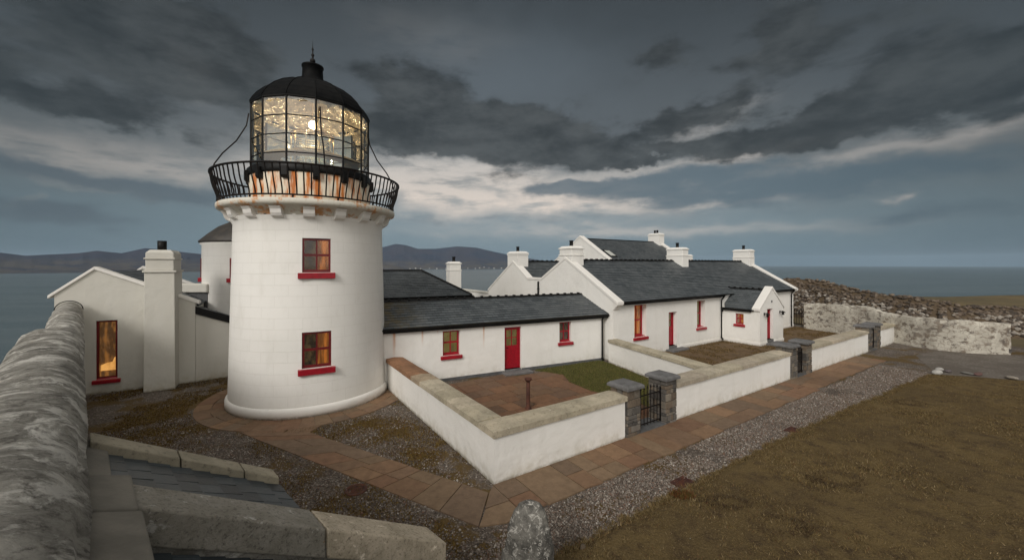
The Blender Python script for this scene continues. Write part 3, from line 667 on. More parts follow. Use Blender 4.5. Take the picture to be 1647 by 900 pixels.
# ================================================================ GROUND COVERINGS
LED = [(-14, -2.5), (0, -2.5), (6, -2.5), (12, -2.7), (21, -3.2), (30, -3.6)]
def ledge(u): return float(np.interp(u, [p[0] for p in LED], [p[1] for p in LED]))
def to_world(mb, start=0): mb.xf(lambda a, b, c: W(a, b, c), start)
TC = (-7.782, 15.332)    # lighthouse centre
SL0, SL1, SU0, SU1 = pix(385, 697), W(-1.0, -1.08)[:2], pix(497, 696), W(-.26, -.20)[:2]   # diagonal strip: outer and inner edge
def in_strip(P):
    a, b, c, d = map(np.array, (SL0, SL1, SU1, SU0)); q = [a, b, c, d]; ok = np.ones(len(P), bool); sg = None
    for i in range(4):
        e = q[(i+1) % 4]-q[i]; w = e[0]*(P[:, 1]-q[i][1])-e[1]*(P[:, 0]-q[i][0]); ok &= (w > 0) if (e[0]*(q[(i+2) % 4][1]-q[i][1])-e[1]*(q[(i+2) % 4][0]-q[i][0])) > 0 else (w < 0)
    return ok
def build_ground():
    g = MB(); g.face([(-16, -3.6, 0), (24, -3.9, 0), (33, -9, 0), (36, 2, 0), (34, 7, 0), (26, 22, 0), (-13, 22, 0), (-15, 12, 0)]); to_world(g)
    structure(g.build('gravel', M['gravel'], off=(0, 0, 0), recalc=False))
    # courtyards
    c = MB(); c.face([(10.3, .5, .004), (30.6, .5, .004), (32.2, 5.6, .004), (32.2, 6.6, .004), (11, 6.6, .004)]); to_world(c); structure(c.build('courtyard_soil', M['soil'], recalc=False))
    # lawn with gentle bumps
    l = MB(); l.smooth = True; rows = []
    ks = [0, .05, .12, .25, .5, .8, 1.2, 1.7, 2.3, 3, 3.8, 4.7, 5.7, 7, 8.5, 10.5, 13, 16, 20, 25]
    for k in ks:
        row = []; um = 21.4+k*.78
        for i in range(150):
            s = i/149; u = -12+s*(um+12); v = ledge(u)-k; X, Y, _ = W(u, v)
            wob = .10*noise.noise((u*1.7, 0, 2))+.05*noise.noise((u*5, 0, 7)) if k < .3 else 0
            e = min(1, k/.12)*min(1, (um-u)/.3)
            z = .012+e*(.045+.035*noise.noise((X*.8, Y*.8, 0))+.02*noise.noise((X*2.3, Y*2.3, 3)))+.05*min(1, k/6)*noise.noise((X*.2, Y*.2, 8))
            row.append(W(u, v+wob, max(z, .008)))
        rows.append(row)
    l.quadmesh(rows); structure(l.build('lawn', M['drygrass'], recalc=False))
    # concrete apron at the far end
    a = MB(); a.face([(21.5, -3.3, .006), (24.5, -7.8, .006), (29, -7.5, .006), (30.6, -4.3, .006), (29.0, -2.2, .006), (26, -1.7, .006)]); to_world(a)
    structure(a.build('concrete_apron', M['apron'], recalc=False))
    # flagged path along the front wall, real slabs
    random.seed(3)
    def slab(mb, poly, z0, z1, gap=.012):
        cx = sum(p[0] for p in poly)/len(poly); cy = sum(p[1] for p in poly)/len(poly); q = []
        for x, y in poly:
            d = math.hypot(x-cx, y-cy) or 1; q.append((x-(x-cx)/d*gap*1.4, y-(y-cy)/d*gap*1.4))
        t = random.uniform(-.004, .004); mb.col = flag_col(); mb.prism(q, z0, z1+t)
    p = MB(); rowsv = lambda u: (-.02, -.02+(-1.30+.0*u+.02)*.5, -1.30)
    u = -.05
    while u < 22.5:
        du = random.uniform(.45, 1.05)
        k = random.choice((.4, .5, .6, 1))
        w0, w1 = 0.03, -1.28 if u < 14 else -1.2
        if k < 1:
            m_ = w0+(w1-w0)*k; j = random.uniform(-.2, .2)
            slab(p, [(u, m_), (u+du, m_), (u+du, w0), (u, w0)], .0, .028)
            d2 = du
            slab(p, [(u, w1+random.uniform(-.05, .05)), (u+d2, w1+random.uniform(-.05, .05)), (u+d2, m_), (u, m_)], .0, .028)
        else: slab(p, [(u, w1), (u+du, w1+random.uniform(-.04, .04)), (u+du, w0), (u, w0)], .0, .028)
        u += du
    # the paved corner
    for q in ([(-1.0, -1.08), (-.5, -1.28), (-.05, -1.27), (-.05, -.7), (-.62, -.66)], [(-.62, -.66), (-.05, -.7), (-.05, -.02), (-.26, -.20)]): slab(p, q, 0, .028)
    to_world(p)
    # diagonal strip from the corner to the ring
    t = 0
    while t < 1:
        dt = random.uniform(.055, .12); t2 = 1 if t+dt > .96 else t+dt
        L = lambda a, b, q: (a[0]+(b[0]-a[0])*q, a[1]+(b[1]-a[1])*q)
        a0, a1, b0, b1 = L(SU1, SU0, t), L(SU1, SU0, t2), L(SL1, SL0, t), L(SL1, SL0, t2)
        if random.random() < .5:
            k = random.uniform(.35, .65); m0, m1 = L(a0, b0, k), L(a1, b1, k); slab(p, [a0, a1, m1, m0], 0, .026); slab(p, [m0, m1, b1, b0], 0, .026)
        else: slab(p, [a0, a1, b1, b0], 0, .026)
        t = t2
    for q in ([pix(372, 689), pix(436, 712), pix(470, 684), pix(425, 676)], [pix(438, 712), pix(494, 698), pix(520, 682), pix(472, 684)]): slab(p, q, 0, .017, .004)
    # ring of slabs round the tower
    r0, r1 = 2.74, 3.66; a = 0
    while a < 360:
        da = random.uniform(7, 13); a2 = min(360, a+da)
        k = random.choice((0, .5, .45))
        def P(r, b): return (TC[0]+r*math.cos(R(b)), TC[1]+r*math.sin(R(b)))
        for (ra, rb) in (((r0, r1),) if not k else ((r0, r0+(r1-r0)*k), (r0+(r1-r0)*k, r1))):
            slab(p, [P(ra, a), P(rb, a), P(rb, (a+a2)/2), P(rb, a2), P(ra, a2), P(ra, (a+a2)/2)], 0, .022, .009)
        a = a2
    structure(p.build('path', M['paving'], recalc=False))
    # courtyard flags
    cp = MB(); v = .62; random.seed(11)
    while v < 7.9:
        dv = random.uniform(.5, .85); u = .6; vtop = 8.1-.13*0
        while u < 6.9+.25*math.sin(v*1.3):
            du = random.uniform(.55, 1.1); uc = u+du/2; vf = 8.35-.133*(uc+.0)
            if v+dv < vf-.1:
                slab(cp, [(u, v), (u+du, v), (u+du, v+dv), (u, v+dv)], 0, .022, .012)
                cp.c[-6:] = [tuple(x*y for x, y in zip(cp.col, (.86, .74, .68)))]*6
            u += du
        v += dv
    to_world(cp); structure(cp.build('courtyard_paving', M['paving'], recalc=False))
    gs = MB(); gp = [(6.95, .62), (9.3, .62), (10.5, 6.6), (10.4, 6.95), (6.6, 7.3), (7.2, 6.0), (6.7, 5.0), (6.6, 3.6), (7.1, 2.2)]
    gs.prism(gp, 0, .045); to_world(gs); structure(gs.build('courtyard_turf', M['greengrass'], recalc=True))
    return gp
GP = build_ground()
def inpoly(x, y, poly):
    c = False; n = len(poly)
    for i in range(n):
        (x0, y0), (x1, y1) = poly[i], poly[i-1]
        if (y0 > y) != (y1 > y) and x < (x1-x0)*(y-y0)/(y1-y0)+x0: c = not c
    return c
def np_mesh(name, V, F, cols, mt, nper):
    """V (n,k,3) verts of every little piece, F faces within a piece"""
    n, k, _ = V.shape; me = bpy.data.meshes.new(name); F = np.array(F); nf, fs = F.shape
    idx = (F[None]+(np.arange(n)*k)[:, None, None]).reshape(-1)
    me.vertices.add(n*k); me.vertices.foreach_set('co', V.reshape(-1).astype(np.float32))
    me.loops.add(len(idx)); me.loops.foreach_set('vertex_index', idx.astype(np.int32))
    me.polygons.add(n*nf); me.polygons.foreach_set('loop_start', (np.arange(n*nf)*fs).astype(np.int32))
    me.update(calc_edges=True)
    ca = me.color_attributes.new('Col', 'FLOAT_COLOR', 'CORNER'); C = np.ones((n, nf*fs, 4), np.float32); C[:, :, :3] = cols[:, None, :]
    ca.data.foreach_set('color', C.reshape(-1)); me.materials.append(mt); me.validate()
    o = bpy.data.objects.new(name, me); sc.collection.objects.link(o); o['kind'] = 'stuff'; return o
def uvw(u, v):
    return np.stack([UO[0]+u*math.cos(AU)-v*math.sin(AU), UO[1]+u*math.sin(AU)+v*math.cos(AU)], -1)
def pebbles():
    # positions: strip along the path, and the area by the tower
    P = []; n = 42000; u = rng.uniform(-1.5, 21.5, n)**1.0; lo = np.interp(u, [p[0] for p in LED], [p[1] for p in LED]); v = rng.uniform(0, 1, n)*(-1.24-lo)+lo-.03
    P.append(uvw(u, v))
    n = 52000; u = rng.uniform(-8.5, 0.2, n); v = rng.uniform(-4, 9, n); q = uvw(u, v)
    P.append(q); P = np.concatenate(P)
    # keep off the flags and out of dense moss
    m = np.array([noise.fractal((x*.55, y*.55, 0), .9, 2, 5) for x, y in P])
    du, dv = (P[:, 0]-UO[0]), (P[:, 1]-UO[1]); u = du*math.cos(AU)+dv*math.sin(AU); v = -du*math.sin(AU)+dv*math.cos(AU)
    strip = (v > -1.3) & (u > -.4); r = np.hypot(P[:, 0]-TC[0], P[:, 1]-TC[1])
    # distance across the diagonal strip
    onp = in_strip(P) | ((u > -1.02) & (v > -1.3) & (v < .15))
    keep = ~strip & (r > 3.7) & ~onp & (m < .10+.25*(v < -1.2)+.3*rng.uniform(0, 1, len(P))**3) & (P[:, 0] > -1.083*P[:, 1]+.1)
    P = P[keep]; n = len(P)
    s = rng.uniform(.010, .024, n)*rng.choice([1, 1, 1, 1.5], n)
    base = np.array([(1, 0, 0), (0, 1, 0), (-1, 0, 0), (0, -1, 0), (0, 0, .8), (0, 0, -.5)])
    V = base[None]*rng.uniform(.7, 1.3, (n, 6, 1))*s[:, None, None]; a = rng.uniform(0, 6.28, n)
    x = V[..., 0]*np.cos(a)[:, None]-V[..., 1]*np.sin(a)[:, None]; y = V[..., 0]*np.sin(a)[:, None]+V[..., 1]*np.cos(a)[:, None]
    V = np.stack([x+P[:, None, 0], y+P[:, None, 1], V[..., 2]+.008], -1)
    pal = np.array([(.17, .138, .112), (.13, .105, .086), (.22, .185, .155), (.31, .275, .235), (.16, .10, .072), (.42, .39, .35), (.085, .07, .06)])
    cols = pal[rng.choice(7, n, p=[.26, .22, .19, .11, .12, .035, .065])]*rng.uniform(.8, 1.2, (n, 1))
    np_mesh('gravel_pebbles', V, [(0, 1, 4), (1, 2, 4), (2, 3, 4), (3, 0, 4), (1, 0, 5), (2, 1, 5), (3, 2, 5), (0, 3, 5)], cols, M['pebbles'], 8)
def blades(name, P, z, h, pal, probs, lean=.6, wd=.006):
    n = len(P); a = rng.uniform(0, 6.28, n); hh = h*rng.uniform(.5, 1.3, n); w = wd*rng.uniform(.7, 1.5, n)
    b = rng.uniform(0, 6.28, n); L = hh*lean*rng.uniform(.3, 1.5, n)
    V = np.zeros((n, 3, 3)); V[:, 0, 0] = P[:, 0]-np.cos(a)*w; V[:, 0, 1] = P[:, 1]-np.sin(a)*w; V[:, 1, 0] = P[:, 0]+np.cos(a)*w; V[:, 1, 1] = P[:, 1]+np.sin(a)*w
    V[:, 0, 2] = z-.01; V[:, 1, 2] = z-.01; V[:, 2, 0] = P[:, 0]+np.cos(b)*L; V[:, 2, 1] = P[:, 1]+np.sin(b)*L; V[:, 2, 2] = z+hh
    pal = np.array(pal); cols = pal[rng.choice(len(pal), n, p=probs)]*rng.uniform(.75, 1.25, (n, 1))
    return np_mesh(name, V, [(0, 1, 2)], cols, M['blades'], 1)
def vegetation():
    n = 230000; k = rng.uniform(0, 1, n)**1.7*20+.02; u = rng.uniform(0, 1, n)*(23+k*.7)-2; lo = np.interp(u, [p[0] for p in LED], [p[1] for p in LED]); v = lo-k
    ok = u < 21.2+k*.76; P = uvw(u, v)[ok]
    f = np.array([noise.fractal((x*.9, y*.9, 5), .9, 2, 4) for x, y in P]); keep = f > -.35-.2*rng.uniform(0, 1, len(P)); P = P[keep]
    z = np.full(len(P), .05)
    blades('lawn_grass', P, z, .036, [(0.1742, 0.1232, 0.0527), (0.1232, 0.0892, 0.0391), (0.2465, 0.187, 0.102), (0.0723, 0.0527, 0.0255), (0.1148, 0.0612, 0.0306)], [.34, .28, .17, .13, .08], 1.4, .007)
    # longer clumps scattered over the lawn and along its edge
    cn = 620; kk = rng.uniform(0, 1, cn)**1.5*17+.05; uu = rng.uniform(0, 1, cn)*(22+kk*.7)-1.5; vv = np.interp(uu, [p[0] for p in LED], [p[1] for p in LED])-kk
    e_ = rng.uniform(-1.5, 21, 260); uu = np.concatenate([uu, e_]); vv = np.concatenate([vv, np.interp(e_, [p[0] for p in LED], [p[1] for p in LED])+rng.uniform(-.08, .03, 260)])
    ok = uu < 21+(-vv-3.2)*.76+.1; uu, vv = uu[ok], vv[ok]
    C = uvw(uu, vv); sz = rng.uniform(.05, .17, len(C)); rep_ = 55; ang = rng.uniform(0, 6.28, (len(C), rep_)); rad_ = np.sqrt(rng.uniform(0, 1, (len(C), rep_)))*sz[:, None]
    P = np.stack([C[:, :1]+rad_*np.cos(ang), C[:, 1:]+rad_*np.sin(ang)], -1).reshape(-1, 2)
    blades('grass_clumps', P, np.full(len(P), .04), .05, [(0.187, 0.1318, 0.0578), (0.1275, 0.0952, 0.0408), (0.255, 0.1913, 0.102), (0.0765, 0.0578, 0.0272), (0.1445, 0.0723, 0.0357)], [.33, .27, .2, .12, .08], 1.2, .006)
    # courtyard grass
    u = rng.uniform(6.5, 10.6, 34000); v = rng.uniform(.6, 7.3, 34000); ok = np.array([inpoly(a, b, GP) for a, b in zip(u, v)]); P = uvw(u[ok], v[ok])
    blades('courtyard_grass', P, np.full(len(P), .05), .05, [(.095, .105, .028), (.13, .12, .038), (.18, .14, .055), (.055, .06, .02)], [.42, .26, .14, .18], .8, .008)
    # moss and short rough growth by the tower and in the brown courtyards
    n = 150000; u = rng.uniform(-10, 0, n); v = rng.uniform(-4, 14, n); P = uvw(u, v)
    f = np.array([noise.fractal((x*.55, y*.55, 0), .9, 2, 5) for x, y in P]); r = np.hypot(P[:, 0]-TC[0], P[:, 1]-TC[1])
    onp = in_strip(P); t2 = (v+.05)/4.9; ui = -.4+t2*(-2.55)
    edge = ((u > ui) & (v < 5.5) & (u > -1.4)) 
    corner = (v < .15) & (u > -1.5)
    keep = (f > .05-.16*rng.uniform(0, 1, n)-.12*(u > ui)) & (r > 3.7) & ~onp & ~corner & (P[:, 0] > -1.083*P[:, 1]+.1); P = P[keep]
    blades('moss', P, np.full(len(P), .006), .030, [(.135, .088, .022), (.085, .052, .017), (.19, .13, .032), (.10, .043, .015)], [.36, .34, .18, .12], 1.2, .012)
    n = 60000; u = rng.uniform(10.2, 31.5, n); v = rng.uniform(.7, 6.3, n); P = uvw(u, v); f = np.array([noise.fractal((x*.8, y*.8, 9), .9, 2, 4) for x, y in P]); P = P[(f > -.05) & ~((u > 21.2) & (u < 24.7) & (v > 4.0))]
    blades('courtyard_moss', P, np.full(len(P), .008), .045, [(.19, .13, .06), (.135, .088, .04), (.085, .06, .03)], [.4, .35, .25], 1.2, .016)
pebbles(); vegetation()

# ================================================================ LIGHTHOUSE
FA = math.degrees(math.atan2(-TC[1], -TC[0]))      # azimuth from the tower to the camera
def lighthouse():
    T = thing('lighthouse', 'tall white lighthouse tower with black lantern dome and red windows', 'lighthouse', (TC[0], TC[1], 0))
    def rad(z): return 2.717-.024*z if z < 6.4 else 2.563+.10*max(0, (z-6.4)/.2)
    wa = FA+2.4; hw = 9.6
    wins = [(wa-hw, wa+hw, 1.58, 2.77), (wa-hw, wa+hw, 4.73, 5.87)]
    n = 144; angs = sorted({round(360*k/n, 4) for k in range(n)} | {round(w % 360, 4) for w in (wa-hw, wa+hw)})
    zs = sorted({.30, .9, 1.58, 2.2, 2.77, 3.4, 4.1, 4.73, 5.3, 5.87, 6.4, 6.62})
    m = MB(); m.smooth = True; na = len(angs)
    def inwin(a, z): return any((w[0] < a < w[1] or w[0] < a-360 < w[1]) and w[2] < z < w[3] for w in wins)
    base = len(m.v)
    for z in zs:
        r = rad(z)
        for a in angs: m.v.append((r*math.cos(R(a)), r*math.sin(R(a)), z))
    for i in range(len(zs)-1):
        for j in range(na):
            k = (j+1) % na; aa = angs[j]; ab = angs[k] if k else 360
            if inwin((aa+ab)/2, (zs[i]+zs[i+1])/2): continue
            m.f.append((i*na+j, i*na+k, (i+1)*na+k, (i+1)*na+j)); m.c.append(None); m.sm.append(True)
            m.uv.append([(R(aa)*2.6, zs[i]), (R(ab)*2.6, zs[i]), (R(ab)*2.6, zs[i+1]), (R(aa)*2.6, zs[i+1])])
    m.smooth = False
    for w in wins:   # reveals
        def Pt(a, z, d=0): r = rad(z)-d; return (r*math.cos(R(a)), r*math.sin(R(a)), z)
        for a in w[:2]: m.face([Pt(a, w[2]), Pt(a, w[3]), Pt(a, w[3], .4), Pt(a, w[2], .4)])
        for z in w[2:]:
            seg = 8
            for q in range(seg):
                a1, a2 = w[0]+(w[1]-w[0])*q/seg, w[0]+(w[1]-w[0])*(q+1)/seg; m.face([Pt(a1, z), Pt(a2, z), Pt(a2, z, .4), Pt(a1, z, .4)])
    m.build('tower_wall', M['white_tower'], T, recalc=False)
    s = MB(); s.lathe([(2.3, 0), (2.80, 0), (2.80, .24), (2.78, .30), (2.735, .34), (2.3, .345)], 96); s.build('skirting', M['white_trim'], T)
    # windows; local frame on the chord
    ca, sa = math.cos(R(wa)), math.sin(R(wa)); tx, ty = -sa, ca     # tangent (towards the right seen from outside is +t?)
    half = rad(3)*math.sin(R(hw))
    for (w, lit, l2) in ((wins[0], 'dim', 'lit'), (wins[1], 'dim', 'lit')):
        rr = rad(w[2])*math.cos(R(hw))
        f = lambda a, d, z, rr=rr: (ca*(rr-d)+tx*a, sa*(rr-d)+ty*a, z)
        fs = lambda a, d, z, rr=rr: (ca*(rr+.035-d)+tx*a, sa*(rr+.035-d)+ty*a, z)
        window(T, f, -half, half, w[2]+.0, w[3], rec=.05, nx=2, nz=2, lit=lit, lit2=l2, frame='dark_red', sill=0, fw=.075, bar=.025)
        sl = MB(); sl.hexa([fs(a, d, z) for z in (w[2]-.20, w[2]-.01) for a, d in ((-half-.12, -.09), (half+.12, -.09), (half+.12, .12), (-half-.12, .12))]); sl.build('sill', M['red'], T, bevel=.01)
    # corbels, cavetto and gallery slab
    for k in range(18):
        a = R(FA+2.5*-1+20*k); c_, s_ = math.cos(a), math.sin(a); q = MB(); hwid = .17
        g = lambda r, t, z: (c_*r-s_*t, s_*r+c_*t, z)
        prof = [(2.50, 6.52), (2.66, 6.52), (2.75, 6.57), (2.81, 6.66), (2.84, 6.78), (2.92, 6.87), (2.50, 6.90)]
        q.prism(prof, -hwid, hwid, lambda p, h: g(p[0], h, p[1])); q.build('corbel', M['white_tower' if 0 else 'white_trim'], T, bevel=.012)
    for k in range(18):
        a = R(FA-2.5+10+20*k); q = MB(); q.tube([(2.56*math.cos(a), 2.56*math.sin(a), 6.68), (2.60*math.cos(a), 2.60*math.sin(a), 6.68)], .06, 12); 
        if k in (2, 16): q.build('vent_pipe', M['black'], T)
        else: q.build('vent_boss', M['white_trim'], T)
    s = MB(); s.lathe([(2.0, 6.60), (2.565, 6.56), (2.60, 6.66), (2.68, 6.77), (2.80, 6.86), (2.92, 6.90), (3.03, 6.93), (3.06, 7.00), (3.06, 7.09), (3.03, 7.12), (2.0, 7.15)], 120); s.build('gallery_slab', M['slab'], T)
    # lantern base drum with rust
    d = MB(); d.lathe([(2.10, 7.12), (2.10, 8.2), (1.9, 8.21)], 84); d.build('lantern_base', M['drum'], T)
    b = MB(); b.lathe([(1.9, 8.16), (2.14, 8.16), (2.16, 8.2), (2.16, 8.40), (2.10, 8.46), (1.9, 8.46)], 84, caps=False); b.build('base_ring', M['black'], T)
    N14 = 14; V0 = FA+2.5
    for k in range(N14):
        a = R(V0+360/14*(k+.5)) if 0 else R(V0+360/14*k); c_, s_ = math.cos(a), math.sin(a); q = MB()
        g = lambda p, h: (c_*p[0]-s_*h, s_*p[0]+c_*h, p[1])
        q.prism([(2.08, 7.92), (2.18, 7.92), (2.24, 8.0), (2.24, 8.30), (2.15, 8.32), (2.15, 8.15), (2.09, 8.1)], -.10, .10, g); q.build('bracket', M['black'], T, bevel=.012)
    # lantern frame: 14 sided
    RV = 2.04; zb, zt = 8.42, 10.77
    vx = [(RV*math.cos(R(V0+360/14*k)), RV*math.sin(R(V0+360/14*k))) for k in range(N14)]
    fr = MB()
    for k, (x, y) in enumerate(vx): fr.tube([(x, y, zb), (x, y, zt)], .034, 6)
    for z, r in ((zb+.02, .04), (8.82, .021), (9.45, .021), (10.09, .021), (zt-.02, .045)):
        for k in range(N14): fr.tube([(*vx[k], z), (*vx[(k+1) % N14], z)], r, 6)
    lf = fr.build('lantern_frame', M['black'], T)
    for k in range(N14):
        p = MB(); (x0, y0), (x1, y1) = vx[k], vx[(k+1) % N14]; p.face([(x0, y0, zb), (x1, y1, zb), (x1, y1, zt), (x0, y0, zt)]); p.build('pane', M['lantern_glass'], lf, recalc=False)
    # dome, 14 flat gores with raised seams
    prof = [(2.04, 10.72), (2.08, 10.74), (2.08, 10.81), (2.00, 10.97), (1.86, 11.18), (1.62, 11.43), (1.29, 11.68), (.90, 11.89), (.60, 11.99), (.50, 12.04), (.42, 12.15), (.375, 12.27), (.36, 12.62), (.39, 12.64), (.39, 12.70), (.20, 12.75), (.05, 12.77)]
    d = MB(); d.lathe(prof[:9], 14, a0=V0, a1=V0+360, smooth=False, caps=False); d.lathe([(.62, 11.96)]+prof[9:], 32, smooth=True)
    for k in range(14):
        a = R(V0+360/14*k); d.tube([(r*math.cos(a), r*math.sin(a), z+.005) for r, z in prof[1:9]], .018, 5)
    d.build('dome', simple('black_dome_paint', (.003, .0035, .004), .6, (.007, .007, .007), 5, .2, 30, spec=.08), T)
    ml, Nl = mat('hammered_brass_lining'); nn = Nl.noise(Nl.obj, 3.6, 6, .62, dist=1.2)
    Nl.put(Nl.b.inputs['Base Color'], (.66, .57, .43)); Nl.b.inputs['Metallic'].default_value = .85; Nl.b.inputs['Roughness'].default_value = .27; bump(Nl, nn, .6, .1)
    pf = [(2.0, 10.62), (1.95, 10.80), (1.82, 11.02), (1.6, 11.27), (1.3, 11.5), (.95, 11.68), (.5, 11.78), (.05, 11.82)]; i_ = MB(); rows = []
    for q in range(40):
        t_ = q/39*(len(pf)-1); a_ = min(int(t_), len(pf)-2); w_ = t_-a_; r_ = pf[a_][0]*(1-w_)+pf[a_+1][0]*w_; z_ = pf[a_][1]*(1-w_)+pf[a_+1][1]*w_; row = []
        for k in range(120):
            a = 2*math.pi*k/120; v_ = Vector((r_*math.cos(a), r_*math.sin(a), z_)); d_ = noise.fractal(v_*3.1, .7, 2.1, 4)*.10
            row.append((v_.x*(1-d_*.6), v_.y*(1-d_*.6), v_.z-abs(d_)*.8))
        rows.append(row)
    i_.quadmesh(rows, closed=True); i_.build('dome_lining', ml, T, recalc=False)
    fn = MB(); fn.lathe([(r, z-.08+(z-12.84)*.12) for r, z in [(.001, 12.84), (.05, 12.84), (.05, 12.90), (.085, 12.93), (.10, 12.98), (.085, 13.03), (.04, 13.06), (.03, 13.13), (.055, 13.16), (.055, 13.2), (.022, 13.24), (.02, 13.34), (.042, 13.37), (.03, 13.41), (.012, 13.45), (.001, 13.72)]], 14); fn.build('finial', M['iron'], T)
    # optic: clear ribbed lens on a brass stand, lamp globe above it
    gl = m_glass('lens_glass', (.86, .93, .88), .62, .08)
    L = MB(); pr = []
    for k in range(9): z = 8.75+.125*k; pr += [(.50+.10*math.sin(math.pi*k/8), z), (.60+.12*math.sin(math.pi*k/8), z+.06)]
    L.lathe(pr, 32, caps=False); L.build('lens', gl, T, recalc=False)
    bm_ = simple('brass', (.50, .34, .16), .28, metal=.85)
    rg = MB()
    for k in range(10):
        a = R(FA+18+36*k); rg.tube([(.74*math.cos(a), .74*math.sin(a), 8.5), (.74*math.cos(a), .74*math.sin(a), 10.0)], .014, 6)
    for z in (8.74, 9.3, 9.9, 10.0): rg.lathe([(.72, z), (.77, z), (.77, z+.035), (.72, z+.035), (.72, z)], 32)
    rg.lathe([(.018, 10.585), (.018, 11.74)], 8); rg.build('lens_stand', bm_, T)
    bn = MB(); bn.lathe([(1.10, 8.93), (1.72, 8.93), (1.74, 8.97), (1.72, 9.01), (1.10, 9.01), (1.10, 8.93)], 56); bn.build('bench_ring', simple('varnished_wood', (.42, .30, .16), .25), T)
    gb = MB(); gb.lathe([(.01, 10.24), (.08, 10.27), (.14, 10.35), (.15, 10.43), (.13, 10.51), (.08, 10.57), (.01, 10.59)], 20)
    mg, Ng = mat('lamp_globe'); Ng.put(Ng.b.inputs['Base Color'], (.9, .8, .6)); Ng.put(Ng.b.inputs['Emission Color'], (1, .78, .48)); Ng.b.inputs['Emission Strength'].default_value = 9; gb.build('lamp_globe', mg, T)
    fl = MB(); fl.lathe([(.02, 8.50), (1.98, 8.50), (1.98, 8.40)], 48, caps=False); fl.build('lantern_floor', M['concrete'], T)
    lamp = bpy.data.lights.new('lantern_lamp', 'POINT'); lamp.energy = 150; lamp.color = (1, .84, .62); lamp.shadow_soft_size = .12
    lo = bpy.data.objects.new('lantern_lamp', lamp); sc.collection.objects.link(lo); lo.parent = T; lo.location = (.25*math.cos(R(FA)), .25*math.sin(R(FA)), 10.05)
    # railing
    rl = MB()
    rl.lathe([(3.19, 8.15), (3.25, 8.15), (3.25, 8.205), (3.19, 8.205), (3.19, 8.15)], 92); rl.lathe([(2.97, 7.20), (3.03, 7.20), (3.03, 7.245), (2.97, 7.245), (2.97, 7.20)], 92)
    for k in range(14):
        a = R(V0+360/14*k+12); rl.tube([(2.97*math.cos(a), 2.97*math.sin(a), 7.09), (2.99*math.cos(a), 2.99*math.sin(a), 7.24)], .028, 6)
    rail = rl.build('railing', M['iron'], T)
    b = MB(); bp = [(3.0, 7.22), (3.01, 7.36), (3.06, 7.52), (3.12, 7.68), (3.16, 7.84), (3.18, 7.98), (3.20, 8.08), (3.22, 8.17)]
    b.tube([(r, 0, z) for r, z in bp], .023, 6); b0 = b.build('baluster', M['iron'], rail)
    NB = 90
    for k in range(1, NB):
        c = b0.copy(); sc.collection.objects.link(c); c.parent = rail; c.rotation_euler.z = 2*math.pi*k/NB
    # curved stays from lantern head to rail
    for k in range(4):
        a = R(FA-84+ (0 if k == 0 else 0)+k*90+0); 
        pts = [(r*math.cos(a), r*math.sin(a), z) for r, z in ((2.08, 10.45), (2.15, 10.0), (2.45, 9.4), (2.85, 8.9), (3.08, 8.5), (3.18, 8.12))]
        q = MB(); q.tube(pts, .024, 6); q.build('stay_rod', M['iron'], T)
lighthouse()

def old_tower():
    D2, th = 25.0, R(32.75); cx, cy = -D2*math.sin(th), D2*math.cos(th); rr = 2.4
    T = thing('round_tower', 'squat white round tower with dark domed roof behind the lighthouse', 'tower', (cx, cy, 0)); 
    m = MB(); m.lathe([(rr+.06, 0), (rr+.03, 2), (rr, 5.95), (rr+.07, 6.0), (rr+.07, 6.1), (rr-.2, 6.1)], 72, uvr=2.4); m.build('tower_wall', M['white_tower'], T)
    d = MB(); d.lathe([(rr-.1, 6.08), (rr+.13, 6.08), (rr+.14, 6.16), (2.15, 6.55), (1.75, 6.9), (1.2, 7.2), (.6, 7.38), (.02, 7.44)], 48); d.build('roof', M['roof_dark'], T)
    fa = math.degrees(math.atan2(-cy, -cx))
    for a in (fa-88, fa-20):
        ca, sa = math.cos(R(a)), math.sin(R(a)); f = lambda q, dd, z: (ca*(rr+.0-dd)-sa*q, sa*(rr-dd)+ca*q, z)
        g = MB(); 
        for q0, q1, z0, z1 in ((-.35, -.29, 4.35, 5.3), (.29, .35, 4.35, 5.3), (-.29, .29, 4.35, 4.42), (-.29, .29, 5.24, 5.3), (-.02, .02, 4.42, 5.24), (-.29, -.02, 4.81, 4.85), (.02, .29, 4.81, 4.85)): fbox(g, f, q0, q1, -.02, .1, z0, z1)
        w = g.build('window', M['dark_red'], T); p = MB(); fbox(p, f, -.29, .29, .03, .06, 4.42, 5.24); p.build('pane', M['dim'], w)
        s = MB(); fbox(s, f, -.45, .45, -.12, .15, 4.15, 4.34); s.build('sill', M['red'], w)
old_tower()

